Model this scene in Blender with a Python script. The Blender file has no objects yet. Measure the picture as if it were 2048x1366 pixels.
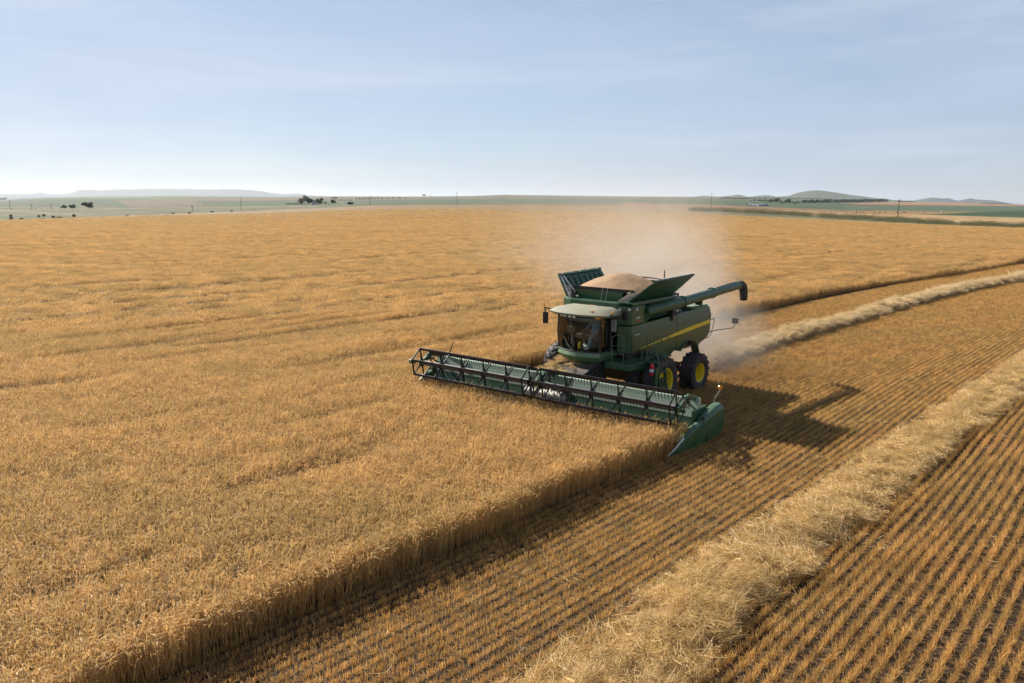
import bpy, bmesh, math, random
import numpy as np
from math import sin, cos, pi, radians as R
from mathutils import Vector, Matrix, Euler
random.seed(7); rng = np.random.default_rng(7)
S = bpy.context.scene

# ------------------------------------------------------------------ camera, sky, sun, exposure
H0, FPX, PITCH, ROLL = 7.865, 1548.0, 0.178, 0.003
cam = bpy.data.cameras.new("camera"); camo = bpy.data.objects.new("camera", cam); S.collection.objects.link(camo)
cam.sensor_width = 36; cam.lens = FPX / 2048 * 36; cam.clip_start = 0.1; cam.clip_end = 60000
camo.location = (0, 0, H0)
camo.matrix_world = Matrix.Translation((0, 0, H0)) @ Matrix.Rotation(pi / 2 - PITCH, 4, 'X') @ Matrix.Rotation(ROLL, 4, 'Z')
S.camera = camo
MX, MY, MYAW = 3.924, 30.95, R(229.7)          # where the combine stands and which way it heads
SUN_EL, SUN_AZ = R(35), R(-41)                 # azimuth from +Y, positive towards +X
sun_dir = Vector((sin(SUN_AZ) * cos(SUN_EL), cos(SUN_AZ) * cos(SUN_EL), sin(SUN_EL)))
sl = bpy.data.lights.new("sun", 'SUN'); sl.energy = 5.0; sl.angle = R(0.53); sl.color = (1, 0.95, 0.86)
so = bpy.data.objects.new("sun", sl); S.collection.objects.link(so); so.rotation_euler = sun_dir.to_track_quat('Z', 'Y').to_euler()
W = bpy.data.worlds.new("World"); S.world = W; W.use_nodes = True
nt = W.node_tree; nt.nodes.clear()
def N(t, typ, **k):
    n = t.nodes.new(typ)
    for a, b in k.items(): setattr(n, a, b)
    return n
def L(t, a, b): t.links.new(a, b)
sky = N(nt, 'ShaderNodeTexSky', sky_type='NISHITA', sun_disc=False, sun_elevation=SUN_EL, sun_rotation=SUN_AZ,
        altitude=900, air_density=1.0, dust_density=.6, ozone_density=2.5)
bg = N(nt, 'ShaderNodeBackground'); bg.inputs[1].default_value = 0.055
wo = N(nt, 'ShaderNodeOutputWorld')
tc = N(nt, 'ShaderNodeTexCoord'); mp = N(nt, 'ShaderNodeMapping'); mp.inputs['Rotation'].default_value = (0.25, 0.15, 0.5)
mp.inputs['Scale'].default_value = (1.1, 2.2, 7.0)
cn = N(nt, 'ShaderNodeTexNoise'); cn.inputs['Scale'].default_value = 1.4; cn.inputs['Detail'].default_value = 6; cn.inputs['Roughness'].default_value = .55
cr = N(nt, 'ShaderNodeMapRange'); cr.inputs[1].default_value = .40; cr.inputs[2].default_value = .75; cr.inputs[3].default_value = .50; cr.inputs[4].default_value = .95
cm = N(nt, 'ShaderNodeMixRGB'); cm.inputs[2].default_value = (5.5, 6.55, 8.4, 1)
L(nt, tc.outputs['Generated'], mp.inputs[0]); L(nt, mp.outputs[0], cn.inputs[0]); L(nt, cn.outputs[0], cr.inputs[0])
sz = N(nt, 'ShaderNodeSeparateXYZ'); L(nt, tc.outputs['Generated'], sz.inputs[0]); ez = N(nt, 'ShaderNodeMapRange'); ez.inputs[1].default_value = .22; ez.inputs[2].default_value = .60; ez.inputs[3].default_value = 1; ez.inputs[4].default_value = .05; L(nt, sz.outputs[2], ez.inputs[0]); em_ = N(nt, 'ShaderNodeMath', operation='MULTIPLY'); L(nt, cr.outputs[0], em_.inputs[0]); L(nt, ez.outputs[0], em_.inputs[1]); L(nt, em_.outputs[0], cm.inputs[0]); L(nt, sky.outputs[0], cm.inputs[1]); mp2 = N(nt, 'ShaderNodeMapping'); mp2.inputs['Rotation'].default_value = (.1, .35, -.35); mp2.inputs['Scale'].default_value = (1.0, 1.5, 9.0); cn2 = N(nt, 'ShaderNodeTexNoise'); cn2.inputs['Scale'].default_value = 1.9; cn2.inputs['Detail'].default_value = 7; cn2.inputs['Roughness'].default_value = .6; cn2.inputs['Distortion'].default_value = .4
cr2 = N(nt, 'ShaderNodeMapRange'); cr2.inputs[1].default_value = .45; cr2.inputs[2].default_value = .75; cr2.inputs[4].default_value = .5; cm2 = N(nt, 'ShaderNodeMixRGB'); cm2.inputs[2].default_value = (7.9, 8.4, 9.3, 1)
L(nt, tc.outputs['Generated'], mp2.inputs[0]); L(nt, mp2.outputs[0], cn2.inputs[0]); L(nt, cn2.outputs[0], cr2.inputs[0]); L(nt, cr2.outputs[0], cm2.inputs[0]); L(nt, cm.outputs[0], cm2.inputs[1]); L(nt, cm2.outputs[0], bg.inputs[0]); L(nt, bg.outputs[0], wo.inputs[0])
S.view_settings.view_transform = 'Standard'; S.view_settings.look = 'None'; S.view_settings.exposure = .80; S.view_settings.gamma = 1
S.cycles.max_bounces = 5; S.cycles.diffuse_bounces = 2; S.cycles.glossy_bounces = 2; S.cycles.transmission_bounces = 3
S.cycles.transparent_max_bounces = 10; S.cycles.volume_bounces = 0; S.cycles.caustics_reflective = False; S.cycles.caustics_refractive = False
S.cycles.use_denoising = True; S.cycles.denoising_input_passes = 'RGB_ALBEDO_NORMAL'; S.cycles.denoising_prefilter = 'ACCURATE'; S.cycles.volume_max_steps = 96; S.cycles.volume_step_rate = 1.0
S.cycles.sample_clamp_indirect = 4

# ------------------------------------------------------------------ helpers
def link(o, parent=None):
    S.collection.objects.link(o)
    if parent is not None: o.parent = parent
    return o
def tag(o, label=None, cat=None, group=None, kind=None):
    if label: o['label'] = label
    if cat: o['category'] = cat
    if group: o['group'] = group
    if kind: o['kind'] = kind
    return o
class MB:
    def __init__(s): s.v = []; s.f = []; s.m = []; s.slot = 0
    def face(s, *idx): s.f.append(tuple(idx)); s.m.append(s.slot)
    def pts(s, P):
        b = len(s.v); s.v += [tuple(p) for p in P]; return b
    def box(s, c, d, rot=None):
        x, y, z = d[0] / 2, d[1] / 2, d[2] / 2
        P = [Vector(p) for p in ((-x, -y, -z), (x, -y, -z), (x, y, -z), (-x, y, -z), (-x, -y, z), (x, -y, z), (x, y, z), (-x, y, z))]
        if rot is not None:
            M = Euler(rot).to_matrix(); P = [M @ p for p in P]
        b = s.pts([Vector(c) + p for p in P])
        for q in ((0, 3, 2, 1), (4, 5, 6, 7), (0, 1, 5, 4), (1, 2, 6, 5), (2, 3, 7, 6), (3, 0, 4, 7)): s.face(*[b + i for i in q])
    def hexa(s, P):
        b = s.pts(P)
        for q in ((0, 3, 2, 1), (4, 5, 6, 7), (0, 1, 5, 4), (1, 2, 6, 5), (2, 3, 7, 6), (3, 0, 4, 7)): s.face(*[b + i for i in q])
    def prism(s, poly, axis, a, b_):
        # poly in the two other axes (in xyz order), extruded from a to b_ along axis
        k = 'xyz'.index(axis); n = len(poly)
        def mk(p, t):
            q = list(p); q.insert(k, t); return q
        b = s.pts([mk(p, a) for p in poly] + [mk(p, b_) for p in poly])
        s.face(*[b + i for i in range(n)][::-1]); s.face(*[b + n + i for i in range(n)])
        for i in range(n): j = (i + 1) % n; s.face(b + i, b + j, b + n + j, b + n + i)
    def slab(s, P, th):
        # thin plate from a 3D polygon
        P = [Vector(p) for p in P]; nn = (P[1] - P[0]).cross(P[2] - P[0]).normalized() * th / 2; n = len(P)
        b = s.pts([p - nn for p in P] + [p + nn for p in P])
        s.face(*[b + i for i in range(n)][::-1]); s.face(*[b + n + i for i in range(n)])
        for i in range(n): j = (i + 1) % n; s.face(b + i, b + j, b + n + j, b + n + i)
    def tube(s, P, r, n=8, cap=True):
        P = [Vector(p) for p in P]; rr = r if isinstance(r, (list, tuple)) else [r] * len(P); rings = []
        up = Vector((0, 0, 1)); prev = None
        for i, p in enumerate(P):
            d = (P[min(i + 1, len(P) - 1)] - P[max(i - 1, 0)]).normalized()
            if prev is None:
                a = d.cross(up)
                if a.length < .1: a = d.cross(Vector((1, 0, 0)))
            else: a = prev - d * prev.dot(d)
            a.normalize(); prev = a; c = d.cross(a)
            rings.append(s.pts([p + (a * cos(2 * pi * k / n) + c * sin(2 * pi * k / n)) * rr[i] for k in range(n)]))
        for i in range(len(rings) - 1):
            for k in range(n):
                j = (k + 1) % n; s.face(rings[i] + k, rings[i] + j, rings[i + 1] + j, rings[i + 1] + k)
        if cap:
            s.face(*[rings[0] + k for k in range(n)][::-1]); s.face(*[rings[-1] + k for k in range(n)])
    def lathe(s, prof, c, axis='y', n=32, close=False):
        # prof: list of (radius, offset along axis)
        rings = []
        for r, t in prof:
            P = []
            for k in range(n):
                a = 2 * pi * k / n
                if axis == 'y': P.append((c[0] + r * cos(a), c[1] + t, c[2] + r * sin(a)))
                elif axis == 'z': P.append((c[0] + r * cos(a), c[1] + r * sin(a), c[2] + t))
                else: P.append((c[0] + t, c[1] + r * cos(a), c[2] + r * sin(a)))
            rings.append(s.pts(P))
        m = len(rings)
        for i in range(m if close else m - 1):
            A, B = rings[i], rings[(i + 1) % m]
            for k in range(n):
                j = (k + 1) % n; s.face(A + k, A + j, B + j, B + k)
        if not close:
            if prof[0][0] > 1e-4: s.face(*[rings[0] + k for k in range(n)])
            if prof[-1][0] > 1e-4: s.face(*[rings[-1] + k for k in range(n)][::-1])
    def ball(s, c, r, n=10, m=6, sc=(1, 1, 1)):
        rings = []
        for i in range(m + 1):
            t = pi * i / m
            rings.append(s.pts([(c[0] + r * sc[0] * sin(t) * cos(2 * pi * k / n), c[1] + r * sc[1] * sin(t) * sin(2 * pi * k / n), c[2] + r * sc[2] * cos(t)) for k in range(n)]))
        for i in range(m):
            for k in range(n):
                j = (k + 1) % n; s.face(rings[i] + k, rings[i] + j, rings[i + 1] + j, rings[i + 1] + k)
    def build(s, name, mats, parent=None, bevel=0, smooth=False, seg=2, fn=None):
        V = [fn(p) for p in s.v] if fn else s.v
        me = bpy.data.meshes.new(name); me.from_pydata([tuple(p) for p in V], [], s.f); me.validate()
        for m in (mats if isinstance(mats, (list, tuple)) else [mats]): me.materials.append(m)
        if len(me.polygons) == len(s.m): me.polygons.foreach_set('material_index', s.m)
        bm = bmesh.new(); bm.from_mesh(me); bmesh.ops.recalc_face_normals(bm, faces=bm.faces); bm.to_mesh(me); bm.free()
        if smooth:
            me.polygons.foreach_set('use_smooth', [True] * len(me.polygons)); me.set_sharp_from_angle(angle=R(38))
        o = bpy.data.objects.new(name, me); link(o, parent)
        if bevel:
            b = o.modifiers.new("bevel", 'BEVEL'); b.width = bevel; b.segments = seg; b.limit_method = 'ANGLE'; b.angle_limit = R(35)
            b.harden_normals = False
        return o
def empty(name, loc=(0, 0, 0), rz=0, parent=None):
    o = bpy.data.objects.new(name, None); o.empty_display_size = .3; o.location = loc; o.rotation_euler = (0, 0, rz); return link(o, parent)
def npmesh(name, V, F, mats, attrs=None, smooth=False, uv=None):
    me = bpy.data.meshes.new(name); V = np.asarray(V, dtype=np.float32); F = np.asarray(F, dtype=np.int32)
    me.vertices.add(len(V)); me.vertices.foreach_set('co', V.ravel())
    k = F.shape[1]; me.loops.add(F.size); me.loops.foreach_set('vertex_index', F.ravel())
    me.polygons.add(len(F)); me.polygons.foreach_set('loop_start', np.arange(0, F.size, k, dtype=np.int32))
    me.polygons.foreach_set('loop_total', np.full(len(F), k, dtype=np.int32))
    if smooth: me.polygons.foreach_set('use_smooth', np.ones(len(F), dtype=bool))
    for m in mats: me.materials.append(m)
    for nme, (typ, dat) in (attrs or {}).items():
        a = me.attributes.new(nme, typ, 'POINT'); a.data.foreach_set('color' if typ == 'FLOAT_COLOR' else ('vector' if typ == 'FLOAT_VECTOR' else 'value'), np.ascontiguousarray(dat).ravel())
    me.update(calc_edges=True)
    return me

# value noise for shaping terrain, crop height and the like
def _h(ix, iy, s): 
    n = (ix * 374761393 + iy * 668265263 + s * 974634777) & 0x7fffffff
    n = ((n ^ (n >> 13)) * 1274126177) & 0x7fffffff
    return ((n ^ (n >> 16)) & 0xffff) / 65535.0
def vnoise(x, y, s=0):
    x = np.asarray(x, float); y = np.asarray(y, float)
    ix = np.floor(x).astype(np.int64); iy = np.floor(y).astype(np.int64); fx = x - ix; fy = y - iy
    fx = fx * fx * (3 - 2 * fx); fy = fy * fy * (3 - 2 * fy)
    a = _h(ix, iy, s); b = _h(ix + 1, iy, s); c = _h(ix, iy + 1, s); d = _h(ix + 1, iy + 1, s)
    return (a * (1 - fx) + b * fx) * (1 - fy) + (c * (1 - fx) + d * fx) * fy
def fbm(x, y, s=0, o=4):
    t = 0; a = .5
    for i in range(o): t = t + a * vnoise(x * 2 ** i, y * 2 ** i, s + i * 7); a *= .5
    return t / (1 - .5 ** o)
def sstep(a, b, x):
    t = np.clip((x - a) / (b - a), 0, 1); return t * t * (3 - 2 * t)

# ------------------------------------------------------------------ materials
def mat(name): 
    m = bpy.data.materials.new(name); m.use_nodes = True; t = m.node_tree; t.nodes.clear(); return m, t
def simple(name, col, rough=.5, metal=0, var=.15, scale=6, dust=0, dustcol=(.36, .27, .17), coat=0, bump=0):
    m, t = mat(name); o = N(t, 'ShaderNodeOutputMaterial'); p = N(t, 'ShaderNodeBsdfPrincipled'); L(t, p.outputs[0], o.inputs[0])
    p.inputs['Roughness'].default_value = rough; p.inputs['Metallic'].default_value = metal; p.inputs['Coat Weight'].default_value = coat
    g = N(t, 'ShaderNodeTexCoord'); n = N(t, 'ShaderNodeTexNoise'); n.inputs['Scale'].default_value = scale; n.inputs['Detail'].default_value = 5
    L(t, g.outputs['Object'], n.inputs[0])
    mx = N(t, 'ShaderNodeMixRGB'); c = Vector(col); mx.inputs[1].default_value = (*(c * (1 - var)), 1); mx.inputs[2].default_value = (*(c * (1 + var)), 1)
    L(t, n.outputs[0], mx.inputs[0]); src = mx.outputs[0]
    if dust:
        ge = N(t, 'ShaderNodeNewGeometry'); sx = N(t, 'ShaderNodeSeparateXYZ'); L(t, ge.outputs['Normal'], sx.inputs[0])
        up = N(t, 'ShaderNodeMapRange'); up.inputs[1].default_value = -.1; up.inputs[2].default_value = .9; up.inputs[3].default_value = .22; up.inputs[4].default_value = 1
        L(t, sx.outputs[2], up.inputs[0]); n2 = N(t, 'ShaderNodeTexNoise'); n2.inputs['Scale'].default_value = 1.7; n2.inputs['Detail'].default_value = 7; n2.inputs['Roughness'].default_value = .65
        L(t, g.outputs['Object'], n2.inputs[0]); r2 = N(t, 'ShaderNodeMapRange'); r2.inputs[1].default_value = .3; r2.inputs[2].default_value = .7
        L(t, n2.outputs[0], r2.inputs[0]); mu = N(t, 'ShaderNodeMath', operation='MULTIPLY'); L(t, up.outputs[0], mu.inputs[0]); L(t, r2.outputs[0], mu.inputs[1])
        m2 = N(t, 'ShaderNodeMath', operation='MULTIPLY'); m2.inputs[1].default_value = dust; L(t, mu.outputs[0], m2.inputs[0])
        d = N(t, 'ShaderNodeMixRGB'); d.inputs[2].default_value = (*dustcol, 1); L(t, m2.outputs[0], d.inputs[0]); L(t, src, d.inputs[1]); src = d.outputs[0]
        rr = N(t, 'ShaderNodeMapRange'); rr.inputs[3].default_value = rough; rr.inputs[4].default_value = .85; L(t, m2.outputs[0], rr.inputs[0]); L(t, rr.outputs[0], p.inputs['Roughness'])
    if bump:
        b = N(t, 'ShaderNodeBump'); b.inputs['Strength'].default_value = bump; b.inputs['Distance'].default_value = .02; n3 = N(t, 'ShaderNodeTexNoise'); n3.inputs['Scale'].default_value = 40
        L(t, g.outputs['Object'], n3.inputs[0]); L(t, n3.outputs[0], b.inputs['Height']); L(t, b.outputs[0], p.inputs['Normal'])
    L(t, src, p.inputs['Base Color']); return m
GREEN = simple('green_paint', (.012, .082, .034), .34, dust=.18, coat=.15)
GREENL = simple('header_green_paint', (.06, .16, .07), .4, dust=.8, dustcol=(.36, .38, .26))
DIVP = simple('divider_paint', (.018, .082, .032), .35, dust=.4, dustcol=(.34, .40, .28))  # upward faces paler: dust, with sunlight put into its pale green
SHEET = simple('dusty_back_sheet_paint', (.30, .42, .28), .5, dust=.5, dustcol=(.52, .52, .38))
BLACK = simple('black_steel', (.012, .011, .014), .38, dust=.3)
REELM = simple('reel_steel', (.012, .011, .016), .28, dust=.08, metal=.2)
TINE = simple('black_tine', (.008, .008, .009), .6, var=.1)
TUBE = simple('reel_tube_paint', (.10, .10, .105), .35, dust=.4)
DARK = simple('dark_rubber', (.012, .011, .011), .75, dust=.35)
TYRE = simple('tyre_rubber', (.02, .018, .019), .72, dust=.55, dustcol=(.24, .19, .17), bump=.3)
YEL = simple('yellow_paint', (.80, .60, .02), .38, dust=.1)
DRUM = simple('worn_drum_steel', (.34, .33, .32), .4, metal=.7, dust=.6)
SILVER = simple('bare_steel', (.55, .55, .53), .3, metal=.9, dust=.4)
GREY = simple('grey_plastic', (.16, .16, .165), .6, dust=.3)
WHITE = simple('white_paint', (.75, .75, .72), .5)
RED = simple('red_paint', (.55, .02, .03), .35)
AMBER = simple('amber_lens', (.9, .30, .02), .25)
SEATM = simple('seat_fabric', (.20, .19, .185), .85)
BROWNG = simple('grain_kernels', (.35, .21, .105), .85, var=.35, scale=30, bump=1)
RAIL = simple('rail_paint', (.04, .12, .06), .4, dust=.5)
DUSTY = simple('dusty_roof_paint', (.20, .21, .14), .65, dust=1.0, dustcol=(.31, .27, .19))
def glass():
    m, t = mat('cab_glass'); o = N(t, 'ShaderNodeOutputMaterial'); tr = N(t, 'ShaderNodeBsdfTransparent'); tr.inputs[0].default_value = (.80, .85, .81, 1)
    gl = N(t, 'ShaderNodeBsdfGlossy'); gl.inputs['Roughness'].default_value = .04; f = N(t, 'ShaderNodeFresnel'); f.inputs[0].default_value = 1.6
    x = N(t, 'ShaderNodeMixShader'); L(t, f.outputs[0], x.inputs[0]); L(t, tr.outputs[0], x.inputs[1]); L(t, gl.outputs[0], x.inputs[2]); L(t, x.outputs[0], o.inputs[0]); return m
GLASS = glass()
def straw(name, a, b, c=None, trans=.35, patch=(None, 0), rough=.6):
    """dry stalks: colour a..b by the stalk's own tint, large patches shifted to c"""
    m, t = mat(name); o = N(t, 'ShaderNodeOutputMaterial'); at = N(t, 'ShaderNodeAttribute', attribute_name='tint'); ge = N(t, 'ShaderNodeNewGeometry')
    mx = N(t, 'ShaderNodeMixRGB'); mx.inputs[1].default_value = (*a, 1); mx.inputs[2].default_value = (*b, 1); L(t, at.outputs['Fac'], mx.inputs[0]); src = mx.outputs[0]
    if c:
        mp = N(t, 'ShaderNodeMapping'); mp.inputs['Rotation'].default_value = (0, 0, -MYAW); mp.inputs['Scale'].default_value = (.05, .22, .2)
        mp.vector_type = 'POINT'; n = N(t, 'ShaderNodeTexNoise'); n.inputs['Scale'].default_value = 1; n.inputs['Detail'].default_value = 6; n.inputs['Roughness'].default_value = .6
        L(t, ge.outputs['Position'], mp.inputs[0]); L(t, mp.outputs[0], n.inputs[0]); r = N(t, 'ShaderNodeMapRange'); r.inputs[1].default_value = .42; r.inputs[2].default_value = .70; r.inputs[4].default_value = patch[1]
        L(t, n.outputs[0], r.inputs[0]); m2 = N(t, 'ShaderNodeMixRGB'); m2.inputs[2].default_value = (*c, 1); L(t, r.outputs[0], m2.inputs[0]); L(t, src, m2.inputs[1]); src = m2.outputs[0]
    oi = N(t, 'ShaderNodeObjectInfo'); rv = N(t, 'ShaderNodeMapRange'); rv.inputs[3].default_value = .72; rv.inputs[4].default_value = 1.12; L(t, oi.outputs['Random'], rv.inputs[0]); hv_ = N(t, 'ShaderNodeHueSaturation'); L(t, rv.outputs[0], hv_.inputs['Value']); L(t, src, hv_.inputs['Color']); src = hv_.outputs[0]
    d = N(t, 'ShaderNodeBsdfPrincipled'); d.inputs['Roughness'].default_value = rough; d.inputs['Specular IOR Level'].default_value = .35; tr = N(t, 'ShaderNodeBsdfTranslucent'); x = N(t, 'ShaderNodeMixShader'); x.inputs[0].default_value = trans
    L(t, src, d.inputs['Base Color']); L(t, src, tr.inputs[0]); L(t, d.outputs[0], x.inputs[1]); L(t, tr.outputs[0], x.inputs[2]); L(t, x.outputs[0], o.inputs[0]); return m
WHEAT = straw('ripe_wheat', (.60, .355, .12), (.92, .65, .30), (.60, .43, .18), .38, (None, .55))
STUB = straw('stubble_stems', (.55, .30, .09), (.80, .50, .18), (.56, .39, .14), .34, (None, .5))
LOOSE = straw('loose_straw', (.55, .36, .13), (.94, .70, .35), None, .3, rough=.45)
FRESH = straw('fresh_straw', (.62, .44, .20), (.97, .78, .48), None, .3, rough=.45)
WEED = straw('weed_leaves', (.10, .16, .035), (.2, .24, .06), None, .3)

# ------------------------------------------------------------------ pixel rays <-> ground, used to stand far things where they are
def ray(px, py):
    X = px - 1024.; Y = py - 683.
    x = X * cos(ROLL) + Y * sin(ROLL); y = -X * sin(ROLL) + Y * cos(ROLL); cp, sp = cos(PITCH), sin(PITCH)
    return x, FPX * cp - y * sp, -FPX * sp - y * cp
CM, SM = cos(MYAW), sin(MYAW)
def w2m(x, y): dx = x - MX; dy = y - MY; return dx * CM + dy * SM, -dx * SM + dy * CM
def m2w(x, y): return MX + x * CM - y * SM, MY + x * SM + y * CM
UF = np.array([-900, 0, 340, 500, 640, 760, 940, 1200, 1400, 1550, 1700, 1850, 2048, 3000])
YF = np.array([444, 444, 431, 424.5, 418, 413, 412, 418, 427, 437, 445, 453, 461, 461.])
DF = np.array([351, 351, 450, 520, 560, 580, 600, 560, 500, 427, 354, 307, 275, 275.])
US = np.array([-900, 0, 50, 83, 166, 282, 340, 540, 657, 833, 940, 1005, 1090, 1278, 1437, 1577, 1700, 1800, 1900, 1972, 2048, 3000])
YS = np.array([400, 400, 397, 395.5, 394, 393, 391.5, 394, 392.5, 393, 392, 389.5, 390.5, 393, 394, 397, 401, 404, 405, 407, 409.5, 409])
DMAX = 5000.
def u_of(az): return 1024 + FPX * np.tan(np.clip(az, -1.2, 1.2)) / cos(PITCH)
def z_at(u, D, y):
    X = u - 1024.; Y = y - 683.
    xx = X * cos(ROLL) + Y * sin(ROLL); yy = -X * sin(ROLL) + Y * cos(ROLL)
    fy = FPX * cos(PITCH) - yy * sin(PITCH); fz = -FPX * sin(PITCH) - yy * cos(PITCH)
    return H0 + D * fz / np.hypot(xx, fy)
def ypix(u, D):
    yf = np.interp(u, UF, YF); ys = np.interp(u, US, YS); df = np.interp(u, UF, DF)
    w = np.clip((1 / df - 1 / np.maximum(D, df)) / (1 / df - 1 / DMAX), 0, 1); return yf + (ys - yf) * w
def terrain(x, y):
    x = np.asarray(x, float); y = np.asarray(y, float); D = np.maximum(np.hypot(x, y), .01); az = np.arctan2(x, y); u = u_of(az)
    df = np.interp(u, UF, DF); zf = z_at(u, df, np.interp(u, UF, YF))
    near = zf * sstep(90, 1, 0) * 0 + zf * sstep(0, 1, (D - 110) / (df - 110))
    far = z_at(u, np.minimum(D, DMAX), ypix(u, D)) - np.maximum(D - DMAX, 0) * .012
    z = np.where(D <= df, near, far)
    front = sstep(1.35, 1.1, np.abs(az)); return z * front
def place(px, py):
    """ground point seen at (px, py) of the photograph beyond the wheat field"""
    df = np.interp(px, UF, DF); yf = np.interp(px, UF, YF); ys = np.interp(px, US, YS)
    w = min(max((yf - py) / (yf - ys), 0), .995); D = 1 / (1 / df - w * (1 / df - 1 / DMAX))
    if py > yf: D = None
    rx, ry, rz = ray(px, py)
    if D is None: t = -H0 / rz; return Vector((rx * t, ry * t, 0)), math.hypot(rx, ry) * t
    k = D / math.hypot(rx, ry); x, y = rx * k, ry * k
    return Vector((x, y, float(terrain(x, y)))), D

# lines of the field in the combine's frame: path centre, standing crop edges, windrows
PX = [-400, -250, -150, -98, -70, -55, -40, -25, -10, 5, 13, 20, 40]
PC = [75, 35, 16, 8, 4.6, 2.9, 1.6, .8, .1, 0, -.2, -.5, -1.4]
def yc(x): return np.interp(x, PX, PC)
WX = [-400, -250, -150, -98, -70, -58, -50, -43, -34, -25, -10, 3]
WY = [68, 29, 10, 2.0, -1.3, -3.2, -4.4, -5.1, -5.4, -5.6, -5.85, -5.9]
def wall(x): return np.interp(x, WX, WY)
def edge(x): return np.interp(x, [4, 9, 13, 16, 18, 21, 40], [5.75, 5.45, 5.4, 5.15, 4.95, 4.95, 4.6])
def knife(my): return 4.36 - .06 * my
def crop_side(mx, my):
    """positive inside standing crop: distance to its edge, roughly"""
    ahead = np.minimum(edge(mx) - my, np.where(my > -5.9, mx - knife(my), 99)); behind = wall(mx) - my
    return np.where(mx > knife(my), np.maximum(ahead, np.minimum(behind, 99)), behind)
def crop_h(x, y):
    mx, my = w2m(x, y)
    wv = fbm(mx * .10, my * .55, 3, 3); st = fbm(mx * .045 + 5, my * .45 + .25 * np.sin(mx * .07), 11, 3); pt = fbm(mx * .3, my * .3, 21, 2)
    h = .82 + .14 * (wv - .5) + .09 * (pt - .5)
    dip = .24 * sstep(.62, .74, st) + .12 * sstep(.64, .78, fbm(mx * .16 + 9, my * .8, 31, 3)); h = h - dip * np.where((my > -7) & (mx > 0), sstep(7, 10, mx), 1) * np.where(mx > 4, sstep(1.6, 3.2, edge(mx) - my), 1)
    tram = np.exp(-((my - (edge(np.maximum(mx, 4)) - 1.5 - .045 * (mx - 6))) / .10) ** 2) * (mx > 8) * sstep(.42, .62, fbm(mx * .35, my * .1, 5, 2)); 
    for (x0, y0), (x1, y1), wd, dp in (((16.6, -.6), (12.9, -.3), .30, .34), ((16.6, -17.2), (13.5, -16), .5, .4), ((12.5, -4.4), (7.9, -4.5), .3, .3), ((5.9, -18), (-2.4, -15.5), .45, .3), ((12.5, -31), (-1, -32.3), .5, .35), ((11, -36.3), (5, -36.3), .7, .4), ((24, 1.2), (19.5, 1.9), .25, .22), ((17, -9), (12, -8.2), .35, .22)):
        ux, uy = x1 - x0, y1 - y0; q_ = ux * ux + uy * uy; t_ = np.clip(((mx - x0) * ux + (my - y0) * uy) / q_, 0, 1); dd = np.hypot(mx - x0 - t_ * ux, my - y0 - t_ * uy + .5 * (fbm(mx * .5, mx * 0 + y0, 8, 2) - .5)); h = h - dp * np.exp(-(dd / wd) ** 2) * (.5 + .9 * vnoise(mx * 1.1, my * 1.1, 9))
    return h - .2 * tram

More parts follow.
